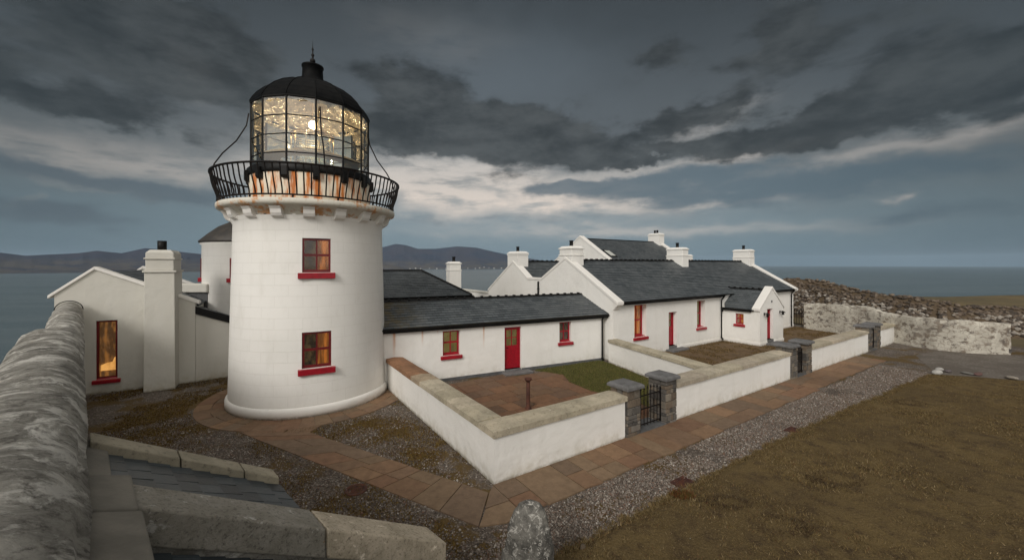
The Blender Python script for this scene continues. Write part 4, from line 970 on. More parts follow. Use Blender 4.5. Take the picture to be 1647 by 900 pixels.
# ================================================================ WING (long low range)
def wing():
    O = WO; T = fthing(O, AW, 'low_wing', 'long low white range with slate roof and red half-glazed door beside the lighthouse', 'building', 0, 0)
    f = lambda a, d, z: (a, d, z)
    S0, S1, DP = -2.7, 8.62, 3.8
    g = MB(); holes = [(.12, .88, 1.09, 2.14), (3.03, 3.88, .16, 2.10), (6.0, 6.68, 1.17, 2.15)]
    wall(g, f, S0, S1, 0, 2.42, .4, holes); wall(g, lambda a, d, z: (a, DP-d, z), S0, S1, 0, 2.42, .4)
    g.prism([(0, 0), (DP, 0), (DP, 2.42), (DP/2, 3.22), (0, 2.42)], S0, S0+.01, lambda p, h: (h, p[0], p[1])); g.prism([(.01, 0), (DP-.01, 0), (DP-.01, 2.42), (DP/2, 3.25), (.01, 2.42)], S1-.3, S1-.002, lambda p, h: (h, p[0], p[1]))
    g.build('wall', M['white_wing'], T)
    p = MB(); fbox(p, f, S0, 3.0, -.035, -.002, 0, .13); fbox(p, f, 3.92, S1+.03, -.035, -.002, 0, .15)
    p.build('plinth', M['plinth'], T, bevel=.006)
    st = MB(); fbox(st, f, 2.85, 4.25, -.55, -.04, 0, .09); fbox(st, f, 3.03, 3.88, -.04, .25, 0, .16); st.build('doorstep', M['capgrey'], T, bevel=.012)
    r = MB(); ez = 2.44; rz = 3.32; o = .16; SR = S1+.28
    roof(r, (S0, -o, ez-.04), (SR, -o, ez-.04), (SR, DP/2, rz), (S0, DP/2, rz), .2); r.build('roof', M['slate_moss'], T, recalc=False)
    r2 = MB(); roof(r2, (SR, DP+o, ez-.04), (S0, DP+o, ez-.04), (S0, DP/2, rz), (SR, DP/2, rz), .2); r2.build('roof', M['slate'], T, recalc=False)
    ridge(T, (S0, DP/2, rz+.03), (SR, DP/2, rz+.03)); vg = MB()
    vg.hexa([(SR-.02, -o, ez-.16), (SR+.05, -o, ez-.16), (SR+.05, DP/2, rz-.12), (SR-.02, DP/2, rz-.12), (SR-.02, -o, ez+.0), (SR+.05, -o, ez+.0), (SR+.05, DP/2, rz+.04), (SR-.02, DP/2, rz+.04)]); vg.build('bargeboard', M['black'], T)
    gutter(T, (S0, -o+.01, ez-.02), (SR, -o+.01, ez-.02), (0, -1, 0))
    pipe(T, [(S1-.05, -o-.06, ez-.1), (S1-.05, -.07, ez-.3), (S1-.05, -.07, 2.0), (S1-.05, -.07, .15), (S1-.05, -.13, .06)][:5])
    window(T, f, .12, .88, 1.09, 2.14, rec=.14, nx=2, nz=2, lit='lit_dim', fw=.075)
    window(T, f, 6.0, 6.68, 1.17, 2.15, rec=.14, nx=2, nz=3 if 0 else 2, lit='dim', fw=.07)
    door(T, f, 3.03, 3.88, .16, 2.10, rec=.12, lit='lit_dim')
wing()
def hip():
    T = fthing(WO, AW, 'hipped_cottage', 'white building with dark hipped slate roof behind the low range', 'building', 3.4, 5.5)
    s0, s1, d0, d1, e, rz, dr = -4.5, 3.35, 5.6, 10.4, 3.2, 4.62, 8.0
    g = MB(); g.box((s0, d0, 0), (s1-.1, d1, e)); g.build('wall', M['white'], T)
    r = MB(); S1 = s1+.08; D0 = d0-.15; D1 = d1+.15
    roof(r, (s0, D0, e), (S1, D0, e), (1.02, dr, rz), (s0, dr, rz)); roof(r, (S1, D1, e), (s0, D1, e), (s0, dr, rz), (1.02, dr, rz)); roof(r, (S1, D0, e), (S1, D1, e), (1.02, dr, rz), (1.02, dr+.001, rz)); r.build('roof', M['slate'], T, recalc=False)
    ridge(T, (s0, dr, rz+.03), (1.02, dr, rz+.03), False); ridge(T, (S1, D0, e+.05), (1.02, dr, rz+.05), False, s=.09); ridge(T, (S1, D1, e+.05), (1.02, dr, rz+.05), False, s=.09)
    gutter(T, (s0, D0, e+.02), (S1, D0, e+.02), (0, -1, 0)); gutter(T, (S1, D0, e+.02), (S1, D1, e+.02), (1, 0, 0))
    chimney(T, 3.6, 4.45, 10.45, 11.3, 0, 5.18, band=(.62, 0))
hip()

# ================================================================ MAIN COTTAGE
def cottage():
    T = uthing('cottage', 'long white cottage with twin slate roofs, gabled porch and tall red sash windows', 'cottage', 11, 6.5)
    u0, u1 = 11.0, 31.9; vf = 6.5; vr = 10.2; vv = 12.9; v2 = 15.8; vb = 19.25
    e = 3.05; rz = 5.24; sl = (rz-e)/(vr-6.25); ez = 4.02
    f = lambda a, d, z: (a, vf+d, z)
    g = MB(); holes = [(12.66, 13.66, 1.06, 2.80), (15.66, 16.44, .24, 2.22), (18.50, 19.36, 1.08, 2.74)]
    wall(g, f, u0+.42, u1-.42, 0, e+.05, .45, holes)
    prof = [(6.5, 0), (19.25, 0), (19.25, 3.0), (v2, 5.16), (14.0, 4.0), (12.6, 4.0), (vr, 5.34), (6.5, 3.16)]
    for a, b in ((u0, u0+.42), (u1-.42, u1)): g.prism(prof, a, b, lambda p, h: (h, p[0], p[1]))
    g.box((u0+.42, 18.8, 0), (u1-.42, 19.25, 3.0)); g.build('wall', M['white'], T)
    sk = MB(); fbox(sk, f, 16.5, 21.35, -.045, -.002, 0, .20); sk.build('skirting', M['white_trim'], T, bevel=.015); sk = MB(); fbox(sk, f, 24.6, 31.9, -.045, -.002, 0, .2); sk.build('skirting', M['white_trim'], T, bevel=.015)
    # roofs
    a0, a1 = u0+.40, u1-.40
    r = MB(); roof(r, (a0, 6.25, e), (a1, 6.25, e), (a1, vr, rz), (a0, vr, rz)); r.build('roof', M['slate'], T, recalc=False)
    r = MB(); roof(r, (a1, 12.8, 3.85), (a0, 12.8, 3.85), (a0, vr, rz), (a1, vr, rz)); r.build('roof', M['slate'], T, recalc=False)
    r = MB(); roof(r, (a0, 13.6, 3.8), (a1, 13.6, 3.8), (a1, v2, 5.2), (a0, v2, 5.2)); r.build('roof', M['slate'], T, recalc=False)
    r = MB(); roof(r, (a1, 19.4, 2.95), (a0, 19.4, 2.95), (a0, v2, 5.2), (a1, v2, 5.2)); r.build('roof', M['slate'], T, recalc=False)
    vl = MB(); vl.box((a0, 12.7, 3.6), (a1, 13.7, 3.78)); vl.build('valley_gutter', M['capgrey'], T)
    ridge(T, (a0+.4, vr, rz+.03), (a1-.02, vr, rz+.03)); ridge(T, (a0, v2, 5.23), (a1, v2, 5.23))
    # gable copings
    for w0, w1 in ((u0-.04, u0+.46), (u1-.46, u1+.04)):
        c = MB(); fc = lambda a, d, z: (d, a, z)
        coping_line(c, fc, [(6.17, 3.03), (vr, 5.40)], w0, w1, -.10, .06); coping_line(c, fc, [(vr, 5.40), (12.55, 4.08)], w0, w1, -.10, .06)
        coping_line(c, fc, [(12.55, 4.08), (14.05, 4.08)], w0, w1, -.10, .06); coping_line(c, fc, [(14.05, 4.08), (v2, 5.22)], w0, w1, -.10, .06); coping_line(c, fc, [(v2, 5.22), (19.35, 3.0)], w0, w1, -.10, .06)
        c.prism([(6.17, 2.93), (6.5, 3.1), (6.5, 2.66), (6.40, 2.70), (6.36, 2.80), (6.24, 2.86)], w0+.04, w1-.04, lambda p, h: (h, p[0], p[1]))
        c.build('gable_coping', M['white_trim'], T, bevel=.018)
    chimney(T, u0-.004, u0+.95, 9.64, 10.76, 4.7, 6.06, band=(.55, 0)); chimney(T, u0-.004, u0+.9, 15.2, 16.5, 4.5, 5.9, band=(.24, 0))
    chimney(T, 21.42, 22.15, 9.40, 10.75, 4.4, 6.22, band=(.62, 0)); chimney(T, 31.1, 31.92, 9.45, 10.9, 4.4, 6.28, band=(.72, 0)); chimney(T, 31.0, 31.92, 15.2, 16.4, 4.4, 5.95)
    fx = MB(); 
    gutter(T, (a0+.05, 6.26, e+.03), (21.3, 6.26, e+.03), (0, -1, 0)); gutter(T, (24.4, 6.26, e+.03), (a1+.1, 6.26, e+.03), (0, -1, 0))
    pipe(T, [(21.12, 6.2, e-.1), (21.12, 6.40, e-.35), (21.12, 6.41, 2.6), (21.12, 6.41, .25), (21.12, 6.33, .12)]); pipe(T, [(31.35, 6.2, e-.1), (31.35, 6.40, e-.35), (31.35, 6.41, 2.6), (31.35, 6.41, .1)])
    pipe(T, [(u0-.08, 12.75, 3.9), (u0-.08, 12.75, 3.6), (u0-.08, 12.75, .2)], .06)
    window(T, f, 12.66, 13.66, 1.06, 2.80, rec=.28, nx=2, nz=2, lit='lit', fw=.085); window(T, f, 18.50, 19.36, 1.08, 2.74, rec=.28, nx=2, nz=2, lit='lit_dim', fw=.085)
    door(T, f, 15.66, 16.44, .24, 2.22, rec=.25, lit='lit_dim')
    st = MB(); fbox(st, f, 15.4, 16.9, -.5, -.003, 0, .11); fbox(st, f, 15.66, 16.44, -.003, .3, 0, .24); st.build('doorstep', M['capgrey'], T, bevel=.01)
    # porch
    p0, p1, pf = 21.4, 24.5, 4.2; pe = 2.22; pm = (p0+p1)/2; pz = 3.38
    g = MB(); fp = lambda a, d, z: (a, pf+d, z)
    wall(g, fp, p0, p1, 0, pe, .35, [(22.32, 23.08, .30, 2.215)]); g.prism([(p0, pe), (p1, pe), (pm, pz+.08)], pf, pf+.35, lambda p, h: (p[0], h, p[1]))
    fl = lambda a, d, z: (p0+d, a, z)       # left side wall: a runs along v
    wall(g, fl, pf+.35, vf+.02, 0, pe, .35, [(5.16, 5.66, 1.22, 1.88)]); wall(g, lambda a, d, z: (p1-d, a, z), pf+.35, vf+.02, 0, pe, .35)
    g.build('porch_wall', M['white'], T)
    sk = MB(); fbox(sk, fp, p0-.045, 22.30, -.045, -.002, 0, .2); sk.box((p0-.045, pf-.002, 0), (p0-.002, vf-.05, .2)); sk.build('porch_skirting', M['white_trim'], T, bevel=.015); sk = MB(); fbox(sk, fp, 23.1, p1+.045, -.045, -.002, 0, .2); sk.box((p1+.002, pf-.002, 0), (p1+.045, vf-.05, .2)); sk.build('porch_skirting', M['white_trim'], T, bevel=.015)
    bd = MB(); bd.box((p0-.03, pf+.0, pe-.14), (p0-.002, vf-.02, pe-.08)); bd.box((p0-.03, pf-.03, pe-.14), (22.2, pf-.002, pe-.08)) if 0 else None; bd.build('eaves_band', M['white_trim'], T)
    rb = 7.25; k = (pz-pe)/(pm-p0)
    r = MB(); roof(r, (p0-.16, rb-1.0, pe-.16*k+.04), (p0-.16, pf+.3, pe-.16*k+.04), (pm, pf+.3, pz), (pm, rb, pz)); r.build('porch_roof', M['slate'], T, recalc=False)
    r = MB(); roof(r, (p1+.16, pf+.3, pe-.16*k+.04), (p1+.16, rb-1.0, pe-.16*k+.04), (pm, rb, pz), (pm, pf+.3, pz)); r.build('porch_roof', M['slate'], T, recalc=False)
    ridge(T, (pm, pf+.35, pz+.02), (pm, rb-.35, pz+.02), True, .4)
    c = MB(); fc = lambda a, d, z: (a, d, z)
    coping_line(c, fc, [(p0-.12, pe-.02), (pm, pz+.14)], pf-.05, pf+.42, -.06, .10); coping_line(c, fc, [(pm, pz+.14), (p1+.12, pe-.02)], pf-.05, pf+.42, -.06, .10)
    c.build('porch_coping', M['white_trim'], T, bevel=.02)
    gutter(T, (p0-.14, pf+.45, pe+.0), (p0-.14, vf-.05, pe+.0), (-1, 0, 0), .055)
    pipe(T, [(p0-.2, 6.36, pe-.1), (p0-.24, 6.36, pe-.2), (21.16, 6.38, 1.95)], .035)
    window(T, fl, 5.16, 5.66, 1.22, 1.88, rec=.08, nx=2, nz=2, lit='lit', fw=.05)
    door(T, fp, 22.32, 23.08, .30, 2.215, rec=.18, glazed=True, lit='lit_dim')
    st = MB(); fbox(st, fp, 22.1, 23.5, -.55, -.05, 0, .13); fbox(st, fp, 22.32, 23.08, -.05, .22, 0, .30); st.build('porch_step', M['capgrey'], T, bevel=.012)
    q = MB(); q.tube([(22.9, pf-.03, 2.67), (22.9, pf-.003, 2.67)], .07, 14); q.build('round_plaque', M['plinth'], T)
    for (uu, lab) in ((21.93, 'black wall lantern on the porch front, left of its red door'), (24.0, 'black wall lantern on the porch front, right of its red door')):
        L = uthing('wall_lamp', lab, 'wall lamp', uu, pf-.003, 'wall lanterns either side of the porch door', 1.95)
        b = MB(); b.box((uu-.05, pf-.03, 1.86), (uu+.05, pf-.003, 2.02)); b.tube([(uu, pf-.03, 1.98), (uu, pf-.12, 2.03), (uu, pf-.2, 2.0)], .014, 6); b.build('bracket', M['black'], L)
        b = MB(); b.lathe([(.01, 2.02), (.05, 2.0), (.14, 1.93), (.145, 1.91), (.10, 1.91), (.02, 1.93)], 16, (uu, pf-.2)); b.lathe([(.055, 1.91), (.075, 1.80), (.06, 1.77), (.01, 1.76)], 12, (uu, pf-.2)); b.build('lamp_shade', M['black'], L)
cottage()
def rear_house():
    T = uthing('rear_house', 'tallest white house with steep slate roof and twin-pot chimney at the back', 'house', 22, 16.4)
    u0, u1, v0, vr, v1, e, rz = 22.0, 34.0, 16.4, 20.7, 25.0, 4.95, 7.5
    g = MB(); prof = [(v0, 0), (v1, 0), (v1, e), (vr, rz+.12), (v0, e)]
    for a, b in ((u0, u0+.45), (u1-.45, u1)): g.prism(prof, a, b, lambda p, h: (h, p[0], p[1]))
    g.box((u0+.45, v0, 0), (u1-.45, v0+.4, e)); g.box((u0+.45, v1-.4, 0), (u1-.45, v1, e)); g.build('wall', M['white'], T)
    r = MB(); roof(r, (u0+.43, v0-.2, e-.1), (u1-.43, v0-.2, e-.1), (u1-.43, vr, rz), (u0+.43, vr, rz)); r.build('roof', M['slate'], T, recalc=False)
    r = MB(); roof(r, (u1-.43, v1+.2, e-.1), (u0+.43, v1+.2, e-.1), (u0+.43, vr, rz), (u1-.43, vr, rz)); r.build('roof', M['slate'], T, recalc=False)
    ridge(T, (u0+.45, vr, rz+.02), (u1-.9, vr, rz+.02), False)
    fc = lambda a, d, z: (d, a, z)
    for w0, w1 in ((u0-.04, u0+.5), (u1-.5, u1+.04)):
        c = MB(); coping_line(c, fc, [(v0-.25, e-.08), (vr, rz+.2)], w0, w1, -.10, .08); coping_line(c, fc, [(vr, rz+.2), (v1+.25, e-.08)], w0, w1, -.10, .08)
        c.build('gable_coping', M['white_trim'], T, bevel=.02)
    chimney(T, u1-.9, u1+.01, 19.95, 21.4, 6.4, 8.45, 2, band=(.25, 0), potaxis='v')
    k = (rz-(e-.1))/(vr-(v0-.2)); z = lambda v: e-.1+k*(v-v0+.2)
    a, b = 17.55, 18.6; nz = .06
    s = MB(); s.hexa([(22.9, a, z(a)-.02), (23.75, a, z(a)-.02), (23.75, b, z(b)-.02), (22.9, b, z(b)-.02), (22.9, a, z(a)+.10), (23.75, a, z(a)+.10), (23.75, b, z(b)+.10), (22.9, b, z(b)+.10)]); sk = s.build('skylight', M['black'], T)
    s = MB(); s.hexa([(23.0, a+.1, z(a+.1)+.08), (23.65, a+.1, z(a+.1)+.08), (23.65, b-.1, z(b-.1)+.08), (23.0, b-.1, z(b-.1)+.08), (23.0, a+.1, z(a+.1)+.115), (23.65, a+.1, z(a+.1)+.115), (23.65, b-.1, z(b-.1)+.115), (23.0, b-.1, z(b-.1)+.115)]); s.build('pane', simple('skylight_blind', (.55, .56, .52), .25), sk)
rear_house()
def back_wall():
    T = uthing('yard_wall', 'low white wall with grey coping between the hipped roof and the far gable', 'wall', 11, 19.4)
    g = MB(); g.box((11.0, 19.27, 0), (11.4, 24.5, 2.72)); g.build('wall', M['white'], T)
    c = MB(); c.box((10.93, 19.27, 2.722), (11.47, 24.5, 2.84)); c.build('coping', M['white_grey'], T, bevel=.02)
back_wall()

# ================================================================ LEFT BUILDINGS
AL = R(31); LA = (-16.386, 14.983)
def left_building():
    T = fthing(LA, AL, 'gabled_cottage', 'white gabled building at far left with tall narrow red window and big chimney', 'building', 0, 0)
    f = lambda a, d, z: (a, d, z); DP = 7.0
    a0, a1 = -.74, 3.40; ap = .34; za = 4.80
    zl = lambda a: za-(ap-a)*.86 if a < ap else za-(a-ap)*.465
    g = MB(); wall(g, f, a0, a1, 0, 3.36, .4, [(.37, .98, .54, 2.82)])
    poly = [(a0, 3.36), (a1, 3.36), (a1, max(3.375, zl(a1))), (ap, za), (a0, zl(a0))]
    g.prism(poly, 0, .4, lambda p, h: (p[0], h, p[1]))
    g.prism([(a0, 0), (a1, 0), (a1, zl(a1)), (ap, za), (a0, zl(a0))], DP-.4, DP, lambda p, h: (p[0], h, p[1]))
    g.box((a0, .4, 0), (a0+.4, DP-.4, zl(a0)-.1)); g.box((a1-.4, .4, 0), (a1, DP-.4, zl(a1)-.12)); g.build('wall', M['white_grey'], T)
    r = MB(); roof(r, (a0-.08, DP-.3, zl(a0-.08)-.1), (a0-.08, .3, zl(a0-.08)-.1), (ap, .3, za-.1), (ap, DP-.3, za-.1)); r.build('roof', M['slate'], T, recalc=False)
    r = MB(); roof(r, (a1+.08, .3, zl(a1+.08)-.1), (a1+.08, DP-.3, zl(a1+.08)-.1), (ap, DP-.3, za-.1), (ap, .3, za-.1)); r.build('roof', M['slate'], T, recalc=False)
    for w0, w1 in ((-.06, .42), (DP-.42, DP+.06)):
        c = MB(); coping_line(c, f, [(a0-.16, zl(a0-.16)), (ap, za)], w0, w1, 0, .12); coping_line(c, f, [(ap, za), (a1+.14, zl(a1+.14))], w0, w1, 0, .12)
        c.build('gable_coping', M['white_trim'], T, bevel=.015)
    window(T, f, .37, .98, .54, 2.82, rec=.06, nx=1, nz=1, lit='lit_room', fw=.07, frame='dark_red', sill=.1)
    s = MB(); s.prism([(.40, .80), (.97, .80), (.97, 1.32), (.80, 1.30), (.74, 1.12), (.58, 1.10), (.40, 1.02)], .37, .43, lambda p, h: (p[0], h, p[1])); s.build('lamp_glow_patch', M['lit_spot'], T)  # emissive patch standing in for bright lamplight low in the window
    g = MB(); g.box((a0-.14, 1.2, 2.3), (a0-.003, 2.2, 3.2)); g.build('side_shutter', M['black'], T)
    # chimney stack stands proud of the gable
    c0, c1, d0 = 1.90, 2.86, -.78
    g = MB()
    q = lambda z0, z1, e, e2=None: g.hexa([(c0-e, d0-e, z0), (c1+e, d0-e, z0), (c1+e, .8, z0), (c0-e, .8, z0)]+[(c0-(e if e2 is None else e2), d0-(e if e2 is None else e2), z1), (c1+(e if e2 is None else e2), d0-(e if e2 is None else e2), z1), (c1+(e if e2 is None else e2), .8, z1), (c0-(e if e2 is None else e2), .8, z1)])
    q(0, 4.68, .0, -.02); q(4.68, 4.76, .035); q(4.76, 5.20, -.05); q(5.20, 5.26, .0); q(5.26, 5.46, -.05); q(5.46, 5.58, -.05, -.16)
    ch = g.build('chimney', M['white_grey'], T, bevel=.02)
    p = MB(); cu = (c0+c1)/2; p.lathe([(.001, 5.55), (.15, 5.55), (.15, 5.95), (.11, 5.95), (.11, 5.7), (.001, 5.7)], 18, (cu, d0+.45)); p.build('chimney_pot', M['black'], ch)
left_building()
def lean_to():
    A = (-13.468, 16.749); ang = R(43)
    T = fthing(A, ang, 'lean_to', 'plain white lean-to with black sloping fascia between the left building and the lighthouse', 'building', 0, 0)
    g = MB(); L = 3.2; z = lambda s: 2.92-.42*s
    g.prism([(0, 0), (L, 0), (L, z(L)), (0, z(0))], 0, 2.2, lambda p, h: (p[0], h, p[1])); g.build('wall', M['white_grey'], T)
    f = MB(); f.hexa([(-.02, -.07, z(0)-.02), (L, -.07, z(L)-.02), (L, -.003, z(L)-.02), (-.02, -.003, z(0)-.02), (-.02, -.07, z(0)+.30), (L, -.07, z(L)+.30), (L, -.003, z(L)+.30), (-.02, -.003, z(0)+.30)]); f.build('fascia', M['black'], T)
    r = MB(); roof(r, (L+.1, -.003, z(L)+.2), (L+.1, 2.3, z(L)+.2), (0, 2.3, z(0)+.24), (0, -.003, z(0)+.24)); r.build('roof', M['slate'], T, recalc=False)
lean_to()
def link():
    x0, x1, Y = -17.2, -14.55, 18.8
    T = thing('flat_roofed_link', 'small slate-hung link with thick cream parapet behind the left chimney', 'building', (x1, Y, 0), 0, (x1, Y, 0))
    g = MB(); g.box((x0, Y, 0), (x1, Y+2, 3.66)); g.build('wall', M['plinth'], T)
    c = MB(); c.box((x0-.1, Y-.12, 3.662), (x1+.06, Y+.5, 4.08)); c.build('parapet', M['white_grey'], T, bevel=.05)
link()

# ================================================================ GARDEN WALLS, PILLARS, GATES
random.seed(21)
def coping_row(mb, u0, u1, v0, v1, z0, z1, hor=True, jag=.012):
    a, b = (u0, u1) if hor else (v0, v1); x = a
    while x < b-.01:
        l = min(random.uniform(.75, 1.25), b-x); l = b-x if b-x-l < .35 else l
        t = random.uniform(.86, 1.08); mb.col = (t, t*random.uniform(.97, 1.0), t*random.uniform(.94, 1.0))
        j = random.uniform(-jag, jag); k = random.uniform(-.006, .006)
        p, q = x+.006, x+l-.006; mz = z1+k
        if hor: mb.prism([(v0-j, z0), (v1+j, z0), (v1+j, mz-.03), ((v0+v1)/2+.1, mz+.012), (v0-j, mz-.02)], p, q, lambda P, h: (h, P[0], P[1]))
        else: mb.prism([(u0-j, z0), (u1+j, z0), (u1+j, mz-.03), ((u0+u1)/2, mz+.012), (u0-j, mz-.02)], p, q, lambda P, h: (P[0], h, P[1]))
        x += l
def walls():
    T = uthing('garden_wall', 'L-shaped white garden wall whose brown-capped corner points at the camera', 'wall', 0, 0)
    g = MB(); g.box((0, 0, 0), (4.36, .60, 1.08)); g.box((0, .6, 0), (.55, 8.3, 1.08)); g.build('wall', M['white'], T)
    c = MB(); coping_row(c, -.06, 4.42, -.06, .68, 1.082, 1.24); coping_row(c, -.06, .62, .69, 8.35, 1.082, 1.24, False)
    n = len(c.c)
    for i, fc in enumerate(c.f):   # rusty-brown end by the tower
        vv = max(c.v[k][1] for k in fc)
        if vv > 4.8: w = min(1, (vv-4.8)/1.6); cc = c.c[i]; c.c[i] = tuple(a*(1-w)+a*b*w for a, b in zip(cc, (.62, .36, .24)))
    c.build('coping', M['coping'], T, bevel=.012)
    for (a, b, lab) in ((6.76, 14.92, 'white garden wall with pale stone coping between the first and second gateways'), (17.08, 24.82, 'white garden wall between the second and third gateways'), (26.9, 30.15, 'short white garden wall ending against the old whitewashed wall')):
        T = uthing('garden_wall', lab, 'wall', a, 0); g = MB(); g.box((a, 0, 0), (b, .6, 1.06)); g.build('wall', M['white'], T)
        c = MB(); coping_row(c, a-.0, b, -.06, .68, 1.062, 1.21); c.build('coping', M['coping'], T, bevel=.012)
    T = uthing('dividing_wall', 'slanting white wall between the grassy courtyard and the brown courtyard', 'wall', 10, 3)
    S = lambda t, w: (9.42+(10.62-9.42)*t+w, .6+(6.48-.6)*t)
    g = MB(); a, b, c_, d = S(0, .04), S(1, .04), S(1, .56), S(0, .56); g.prism([(a[0], .69), d[:1]+(.69,), c_, b], 0, 1.04); g.build('wall', M['white'], T)
    c = MB(); t = 0; random.seed(5)
    while t < .999:
        dt = random.uniform(.14, .2); t2 = min(1, t+dt); t2 = 1 if 1-t2 < .06 else t2; k = random.uniform(.86, 1.05); c.col = (k, k, k*.97)
        q = [S(t+.002, -.03), S(t+.002, .63), S(t2-.002, .63), S(t2-.002, -.03)]; q = [(x, max(y, .69)) for x, y in q]; c.prism(q, 1.042, 1.17+random.uniform(-.005, .005)); t = t2
    c.build('coping', M['coping'], T, bevel=.012)
walls()
def pillar(u0, u1, lab):
    T = uthing('gate_pillar', lab, 'gate pillar', (u0+u1)/2, .27, 'square stone gate pillars in the garden wall'); v0, v1 = -.045, .60
    c = MB(); c.col = (.08, .075, .068); c.box((u0+.03, v0+.03, 0), (u1-.03, v1-.03, 1.37))
    z = 0
    while z < 1.36:
        h = min(random.uniform(.08, .24), 1.37-z); h = 1.37-z if 1.37-z-h < .07 else h
        for (fx, a, b) in (('f', u0, u1), ('b', u0, u1), ('l', v0, v1), ('r', v0, v1)):
            x = a
            while x < b-.01:
                l = min(random.uniform(.12, .44), b-x); l = b-x if b-x-l < .1 else l
                c.col = stones_col(); o = random.uniform(-.012, .016); g = .008
                p0, p1, q0, q1 = x+g, x+l-g, z+g, z+h-g
                if fx == 'f': c.box((p0, v0-o, q0), (p1, v0+.06, q1))
                if fx == 'b': c.box((p0, v1-.06, q0), (p1, v1+o, q1))
                if fx == 'l': c.box((u0-o, p0, q0), (u0+.06, p1, q1))
                if fx == 'r': c.box((u1-.06, p0, q0), (u1+o, p1, q1))
                x += l
        z += h
    c.build('stonework', M['stones'], T, bevel=.014)
    k = MB(); e = .085; k.box((u0-e, v0-e, 1.37), (u1+e, v1+e, 1.45)); k.hexa([(u0-e, v0-e, 1.45), (u1+e, v0-e, 1.45), (u1+e, v1+e, 1.45), (u0-e, v1+e, 1.45), (u0-.02, v0-.02, 1.50), (u1+.02, v0-.02, 1.50), (u1+.02, v1+.02, 1.50), (u0-.02, v1+.02, 1.50)])
    k.build('cap_stone', M['capgrey'], T, bevel=.012)
for a, b, l in ((4.42, 4.99, 'left stone pillar of the nearest gateway, at the end of the L-shaped wall'), (6.18, 6.74, 'right stone pillar of the nearest gateway'), (14.94, 15.54, 'left stone pillar of the middle gateway'), (16.46, 17.06, 'right stone pillar of the middle gateway'),
                (24.85, 25.42, 'left stone pillar of the farthest gateway'), (26.28, 26.87, 'right stone pillar of the farthest gateway')): pillar(a, b, l)
def gate(u0, u1, lab, ang=0):
    T = uthing('iron_gate', lab, 'gate', u0, .12, 'black iron gates in the garden wall'); v = .12
    g = MB(); 
    for z in (.16, .62, 1.02): g.box((u0+.02, v-.012, z), (u1-.02, v+.012, z+.03))
    g.box((u0+.02, v-.016, .1), (u0+.055, v+.016, 1.18)); g.box((u1-.055, v-.016, .1), (u1-.02, v+.016, 1.18)); g.build('gate_frame', M['iron'], T)
    n = 7
    for i in range(1, n):
        x = u0+.04+(u1-u0-.08)*i/n; b = MB(); b.tube([(x, v, .12), (x, v, 1.16+.06*math.sin(math.pi*i/n))], .013, 6); zt = 1.16+.06*math.sin(math.pi*i/n)
        b.lathe([(.001, zt-.01), (.028, zt+.02), (.02, zt+.05), (.001, zt+.12)], 6, (x, v)); b.lathe([(.001, .78), (.03, .82), (.001, .86)], 6, (x, v)); b.build('bar', M['iron'], T)
    h = MB(); h.tube([(u1-.1, v-.02, .86), (u1-.1, v-.06, .86)], .014, 6); h.build('latch', M['iron'], T)
    s = MB(); s.box((u0-.02, -.05, 0), (u1+.02, .62, .05)); s.build('threshold', M['plinth'], T, bevel=.01)
gate(5.0, 6.17, 'black iron gate between the two nearest stone pillars'); gate(15.56, 16.44, 'black iron gate between the middle pair of pillars'); gate(25.44, 26.26, 'black iron gate between the farthest pair of pillars')

# old whitewashed rubble wall
def old_wall():
    pts = [(32.05, 5.55, 1.9), (31.75, 4.2, 1.98), (31.4, 2.9, 2.05), (31.0, 1.5, 2.08), (30.55, .6, 1.85), (30.1, -.3, 1.74), (29.6, -1.2, 1.75), (29.35, -2.1, 1.78), (29.55, -2.9, 1.76), (30.1, -3.6, 1.72), (30.9, -4.2, 1.66)]
    T = uthing('old_wall', 'long curving rubble wall with flaking whitewash at the end of the path', 'wall', 30.1, 0)
    P = [];
    for (a, b) in zip(pts[:-1], pts[1:]):
        L = math.hypot(b[0]-a[0], b[1]-a[1]); n = max(2, int(L/.09))
        for i in range(n): t = i/n; P.append(tuple(x+(y-x)*t for x, y in zip(a, b)))
    P.append(pts[-1]); th = .5; g = MB(); g.smooth = True; nz = 20; front = []; back = []
    def nrm(i):
        a, b = P[max(0, i-1)], P[min(len(P)-1, i+1)]; dx, dy = b[0]-a[0], b[1]-a[1]; L = math.hypot(dx, dy); return (dy/L, -dx/L)
    rows = []
    prof = [(0, j/nz) for j in range(nz+1)]+[(.33, 1.03), (.66, 1.03)]+[(1, 1-j/6) for j in range(7)]
    s = 0
    for i, p in enumerate(P):
        nx, ny = nrm(i); nx, ny = -nx, -ny; row = []   # towards the viewer is -n
        if i: s += math.hypot(p[0]-P[i-1][0], p[1]-P[i-1][1])
        for (d, q) in prof:
            topj = .07*noise.noise((s*1.6, 2, 0))+.05*noise.noise((s*5, 7, 0)); z = q*(p[2]+topj)
            vd = noise.voronoi((s*3.4, z*5.2, d*2))[0]; bulge = .06*(.5-min(1, vd[0]*1.6))+.02*noise.noise((s*6, z*6, d))
            off = d*th+(bulge*(-1 if d == 0 else 1)); row.append((p[0]+nx*(-off), p[1]+ny*(-off), z))
        rows.append(row)
    # make sure the offset runs away from the camera side
    g.col = (1, 1, 1); g.quadmesh(rows); g.face(rows[0]); g.face(list(reversed(rows[-1])))
    g.build('rubble', M['oldwall'], T)
    r = MB(); r.col = (1, .4, .15)
    random.seed(4)
    e = MB()
    for i in range(34):
        j = random.choice([0, 0, 1, 2]) if i < 16 else len(P)-1-random.choice([0, 1, 2]); p = P[j]; q = random.random(); e.col = stones_col(); z = q*(p[2]-.15); nx, ny = nrm(j); o = random.uniform(.05, .4)
        e.box((p[0]+nx*o-.14, p[1]+ny*o-.09, z), (p[0]+nx*o+.12, p[1]+ny*o+.11, z+.13))
    e.build('end_stones', M['stones'], T, bevel=.02)
old_wall()
